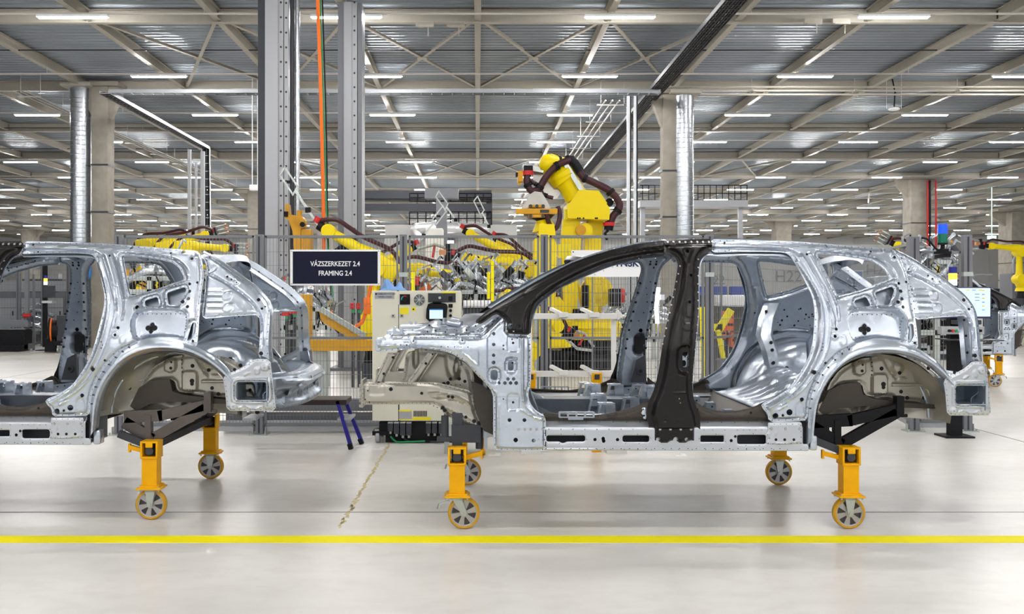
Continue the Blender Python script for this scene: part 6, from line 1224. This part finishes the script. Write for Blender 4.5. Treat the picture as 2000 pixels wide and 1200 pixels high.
mb = MB(); p_ = P(250, 528, 19); q_ = P(400, 536, 19); mb.box(((p_.x+q_.x)/2, 19, p_.z-.05), (q_.x-p_.x, .25, .12)); mb.box(((p_.x+q_.x)/2, 19.1, p_.z-.12), (q_.x-p_.x, .15, .05), mi=1); mb.box((p_.x+.3, 19.1, p_.z/2), (.12, .12, p_.z)); mb.box((q_.x-.3, 19.1, p_.z/2), (.12, .12, p_.z)); tag(mb.obj('yellow_gantry_beam', [OYEL, GREYD], smooth=0), 'orange-yellow gantry beam seen through the quarter window of the cut-off body', 'beam')
def simple(nm, cat, lab, m, fn, smooth=20, group=None): mb = MB(); fn(mb); return tag(mb.obj(nm, m, smooth=smooth), lab, cat, group)
for px_, ya, yb, Y, lb in ((807, 531, 568, 15, 'yellow light curtain post left of the tall off-white cabinet'), (954, 532, 584, 16, 'shorter yellow light curtain post left of the yellow robots'), (962, 510, 589, 15.5, 'taller yellow light curtain post left of the yellow robots')):
    simple('light_curtain', 'light curtain', lb, [YLINE, GREY], lambda mb: (mb.box(P(px_, (ya+yb)/2, Y), (.05, .05, (yb-ya)*S(Y))), mb.box((P(px_, 0, Y).x, Y+.05, P(px_, yb, Y).z/2+.1), (.05, .05, P(px_, yb, Y).z+.2), mi=1)), 0)
simple('roller_tube', 'roller', 'white ribbed roller tube lying behind the controller', [WHITER, GREYD], lambda mb: ([mb.cyl(P(905+i*7, 594, 16), P(911+i*7, 594, 16), .06, n=14) for i in range(9)], mb.box((P(935, 0, 16).x, 16.1, P(0, 598, 16).z/2), (.5, .1, P(0, 598, 16).z), mi=1)))
simple('guard_bracket', 'machine guard', 'bright yellow angled guard standing beyond the rear door opening', [YLINE, GREY], lambda mb: (mb.beam(P(1428, 605, 14), P(1402, 648, 14), .05, .10), mb.beam(P(1402, 644, 14), P(1413, 702, 14), .05, .10), mb.beam(P(1392, 640, 14), P(1410, 640, 14), .05, .10), mb.beam(P(1374, 600, 14.1), P(1378, 735, 14.1), .1, .07), mb.box((P(1410, 0, 14).x, 14, P(0, 700, 14).z/2), (.12, .12, P(0, 700, 14).z), mi=1)))
for k, (a, b) in enumerate(((1406, 620), (1423, 634), (1440, 620), (1408, 650), (1432, 664))):
    p_ = P(a, b, 20); simple('orange_crate', 'crate', ['small orange crate leftmost of the upper pair beyond the yellow guard', 'orange crate in the middle of the stack beyond the yellow guard', 'orange crate at the upper end beyond the yellow guard', 'orange crate low down just beyond the yellow guard', 'largest orange crate low beyond the rear door opening'][k], [ORNG, BLACK], lambda mb: (mb.box(p_, (.14, .3, .24+.04*(k == 4)), bev=.01), mb.box(p_-Vector((0, .16, 0)), (.1, .01, .05), mi=1), mb.box((p_.x, 20.2, p_.z/2), (.06, .1, p_.z), mi=1)), 20, 'orange crates beyond the yellow guard')
for k, (a, b) in enumerate(((1368, 568), (1404, 568), (1440, 568))):
    p_ = P(a, b, 36); simple('blue_bin', 'bin', ['blue storage bin just right of the dark centre pillar', 'wide blue storage bin in the middle of the far row', 'blue storage bin nearest the silver inner side frame'][k], [mat('bin_blue', (.03, .07, .35), .5) if 'bin_blue' not in bpy.data.materials else bpy.data.materials['bin_blue'], GREYD], lambda mb: (mb.box(p_, (.5, .4, .3), bev=.02), mb.box((p_.x, 36, (p_.z-.15)/2), (.45, .35, p_.z-.16), mi=1)), 20, 'blue storage bins on the far wall')
simple('covered_table', 'table', 'table under a white sheet beyond the rear door opening', [WHITER, GREYD], lambda mb: (mb.box(P(1420, 588, 17), (.5, .6, .2), bev=.04), mb.box(P(1420, 598, 17), (.46, .55, .09), mi=1), mb.box((P(1420, 0, 17).x-.2, 17, P(0, 600, 17).z/2), (.05, .5, P(0, 600, 17).z), mi=1), mb.box((P(1420, 0, 17).x+.2, 17, P(0, 600, 17).z/2), (.05, .5, P(0, 600, 17).z), mi=1)))
simple('reflection_bar', 'reflection bar', 'slim glowing white bar imitating a lamp reflection behind the front door opening', [LWH, GREYL], lambda mb: (mb.tube([P(1286, 562, 15), P(1282, 600, 15), P(1284, 632, 15)], .03, 8, smooth=3), mb.box(P(1285, 581, 15.05), (.2, .02, .08), mi=1), mb.cyl((P(1286, 0, 15).x, 15.06, 0), P(1286, 562, 15.06), .02, n=8, mi=1)))  # glowing tube on an added stand, stands in for a bright lamp reflection
for k, (a, b) in enumerate(((688, 598), (700, 598), (558, 610), (573, 606))):
    p_ = P(a, b, 17.2); simple('junction_box', 'junction box', ['red junction box left of its twin beneath the sign', 'red junction box right of its twin beneath the sign', 'red junction box seen in the slot of the tailgate pillar', 'red junction box framed by the open tailgate'][k], [RED, GREEN, GREYD], lambda mb: (mb.box(p_, (.08+.05*(k > 1), .08, .10+.03*(k > 1)), bev=.008), mb.box(p_-Vector((-.02, .0, .09)), (.05, .05, .06), mi=1), mb.box((p_.x, 17.3, p_.z/2), (.05, .05, p_.z), mi=2)), 20, 'red junction boxes behind the fence')
# far left corner seen through the cut-off body
Y = 29.0
simple('screen_stand', 'screen stand', 'black post with a dark monitor seen through the cut-off body', [BLACK, GREYD, ZINC], lambda mb: (mb.box((P(88, 0, Y).x, Y, 1.5), (.11, .1, 3.0-1.5+1.5-.2)), mb.box(P(96, 570, Y-.1), (.33, .06, .34), mi=1), mb.box(P(96, 590, Y-.15), (.3, .3, .07), mi=2), mb.box((P(88, 0, Y).x, Y, .01), (.4, .4, .02))), 0)
tower_light('tower_light', 89, 560, Y-.05, [LWH, GLOWA, LBN], 'lit tower light on the dark monitor in the far left corner', r=.05, seg=.09, stem=.05)
simple('scanner_post', 'post', 'grey post carrying a red scanner in the far left corner', [GREY, RED, GREYD], lambda mb: (mb.box((P(53, 0, Y).x, Y, 1.2), (.1, .1, 2.4)), mb.box((P(60, 0, Y).x, Y+.2, 1.1), (.05, .05, 2.2)), mb.cyl(P(46, 617, Y-.1), P(60, 617, Y-.1), .06, n=12, mi=1), mb.box(P(58, 622, Y-.1), (.13, .1, .12), mi=2), mb.box(P(46, 676, Y), (.45, .4, .16))), 20)
rc2 = thing('robot_controller', 'small dark and cream controller on casters beside the left spiral duct', 'cabinet', (P(140, 0, 28).x, 28, 0), 0); u = S(28)
mb = MB(); mb.box((-.12, 0, .68), (.40, .5, .72), bev=.02); mb.obj('dark_housing', GREYD, rc2, smooth=20)
mb = MB(); mb.box((.22, .02, .72), (.30, .5, .72), bev=.01); cb = mb.obj('cabinet_body', CREAM, rc2, smooth=20)
mb = MB(); mb.box((.24, -.235, .90), (.08, .01, .07)); mb.obj('warning_label', YLAB, cb, smooth=0)
mb = MB(); mb.box((.24, -.235, .55), (.06, .01, .02)); mb.obj('data_sticker', BLACK, cb, smooth=0)
mb = MB(); mb.box((0, 0, .26), (.8, .5, .12)); mb.obj('base', BLACK, rc2, smooth=0)
mb = MB(); mb.box((-.0, -.05, 1.07), (.30, .2, .05)); mb.cyl((-.0, -.05, 1.09), (0, -.05, 1.3), .02, n=8); mb.cyl((0, -.05, 1.24), (0, -.05, 1.3), .03, n=8, mi=1); mb.obj('pendant', [BLACK, RED], rc2)
for x in (-.28, .25): mb = MB(); mb.cyl((x-.02, -.2, .09), (x+.02, -.2, .09), .09, n=18); mb.box((x, -.2, .17), (.06, .08, .08)); mb.obj('caster', ZINC, rc2)
mb = MB(); mb.lathe((-.48, -.02, .62), (1, .3, 0), [(.14, 0), (.34, 0), (.34, .04), (.28, .05), (.28, .2), (.34, .21), (.34, .25), (.14, .25)], 26); mb.lathe((-.46, -.02, .62), (1, .3, 0), [(.29, .02), (.345, .03), (.345, .06), (.29, .07)], 26, mi=1); mb.box((-.4, 0, .2), (.3, .3, .36)); tag(mb.obj('cable_reel', [BLACK, ORNG]), 'x', 'cable reel'); o = bpy.context.scene.objects[-1]
for o in list(COL.objects):
    if o.get('label') == 'x': o['label'] = 'black cable reel with an orange coil beside the small controller'; o.location = (P(140, 0, 28).x-.14, 28, 0)
simple('blue_banner', 'sign', 'narrow blue sign on the left concrete column', [BLUEB, GREYD], lambda mb: (mb.prism([tuple(P(a, b, 30).xz) for a, b in ((170, 519), (177, 519), (177, 538), (174, 545), (171, 535))], 30.0, 30.06)), 0)
# strapped wires running across under the roof
for k, (yy, Y) in enumerate(((98, 26.2), (250, 38), (291, 44))):
    mb = MB(); z = EYE+(VY-yy)*S(Y); mb.cyl((-30, Y, z), (30, Y, z), .018, n=6); tag(mb.obj('tension_cable', GREYD), 'thin dark wire stretched side to side under the roof, %s from the camera' % ORD[k], 'wire', 'thin wires under the roof')
for k, (px_, yy, Y) in enumerate(((832, 48, 22.9), (892, 48, 22.9), (1590, 42, 22.9), (1645, 42, 22.9))):
    p_ = P(px_, yy, Y); mb = MB(); mb.box(p_, (.36, .08, .13), bev=.01); mb.box(p_+Vector((-.2, 0, 0)), (.06, .1, .1)); mb.cyl(p_+Vector((.05, -.03, -.05)), p_+Vector((.05, -.03, -.28)), .01, n=6)
    tag(mb.obj('beam_box', BEAM, smooth=20), ['cream box on the front roof beam left of the centre rib', 'cream box on the front roof beam next to the centre rib', 'cream box on the front roof beam right of the dark cable ladder', 'second cream box along the beam right of the dark cable ladder'][k], 'electrical box')
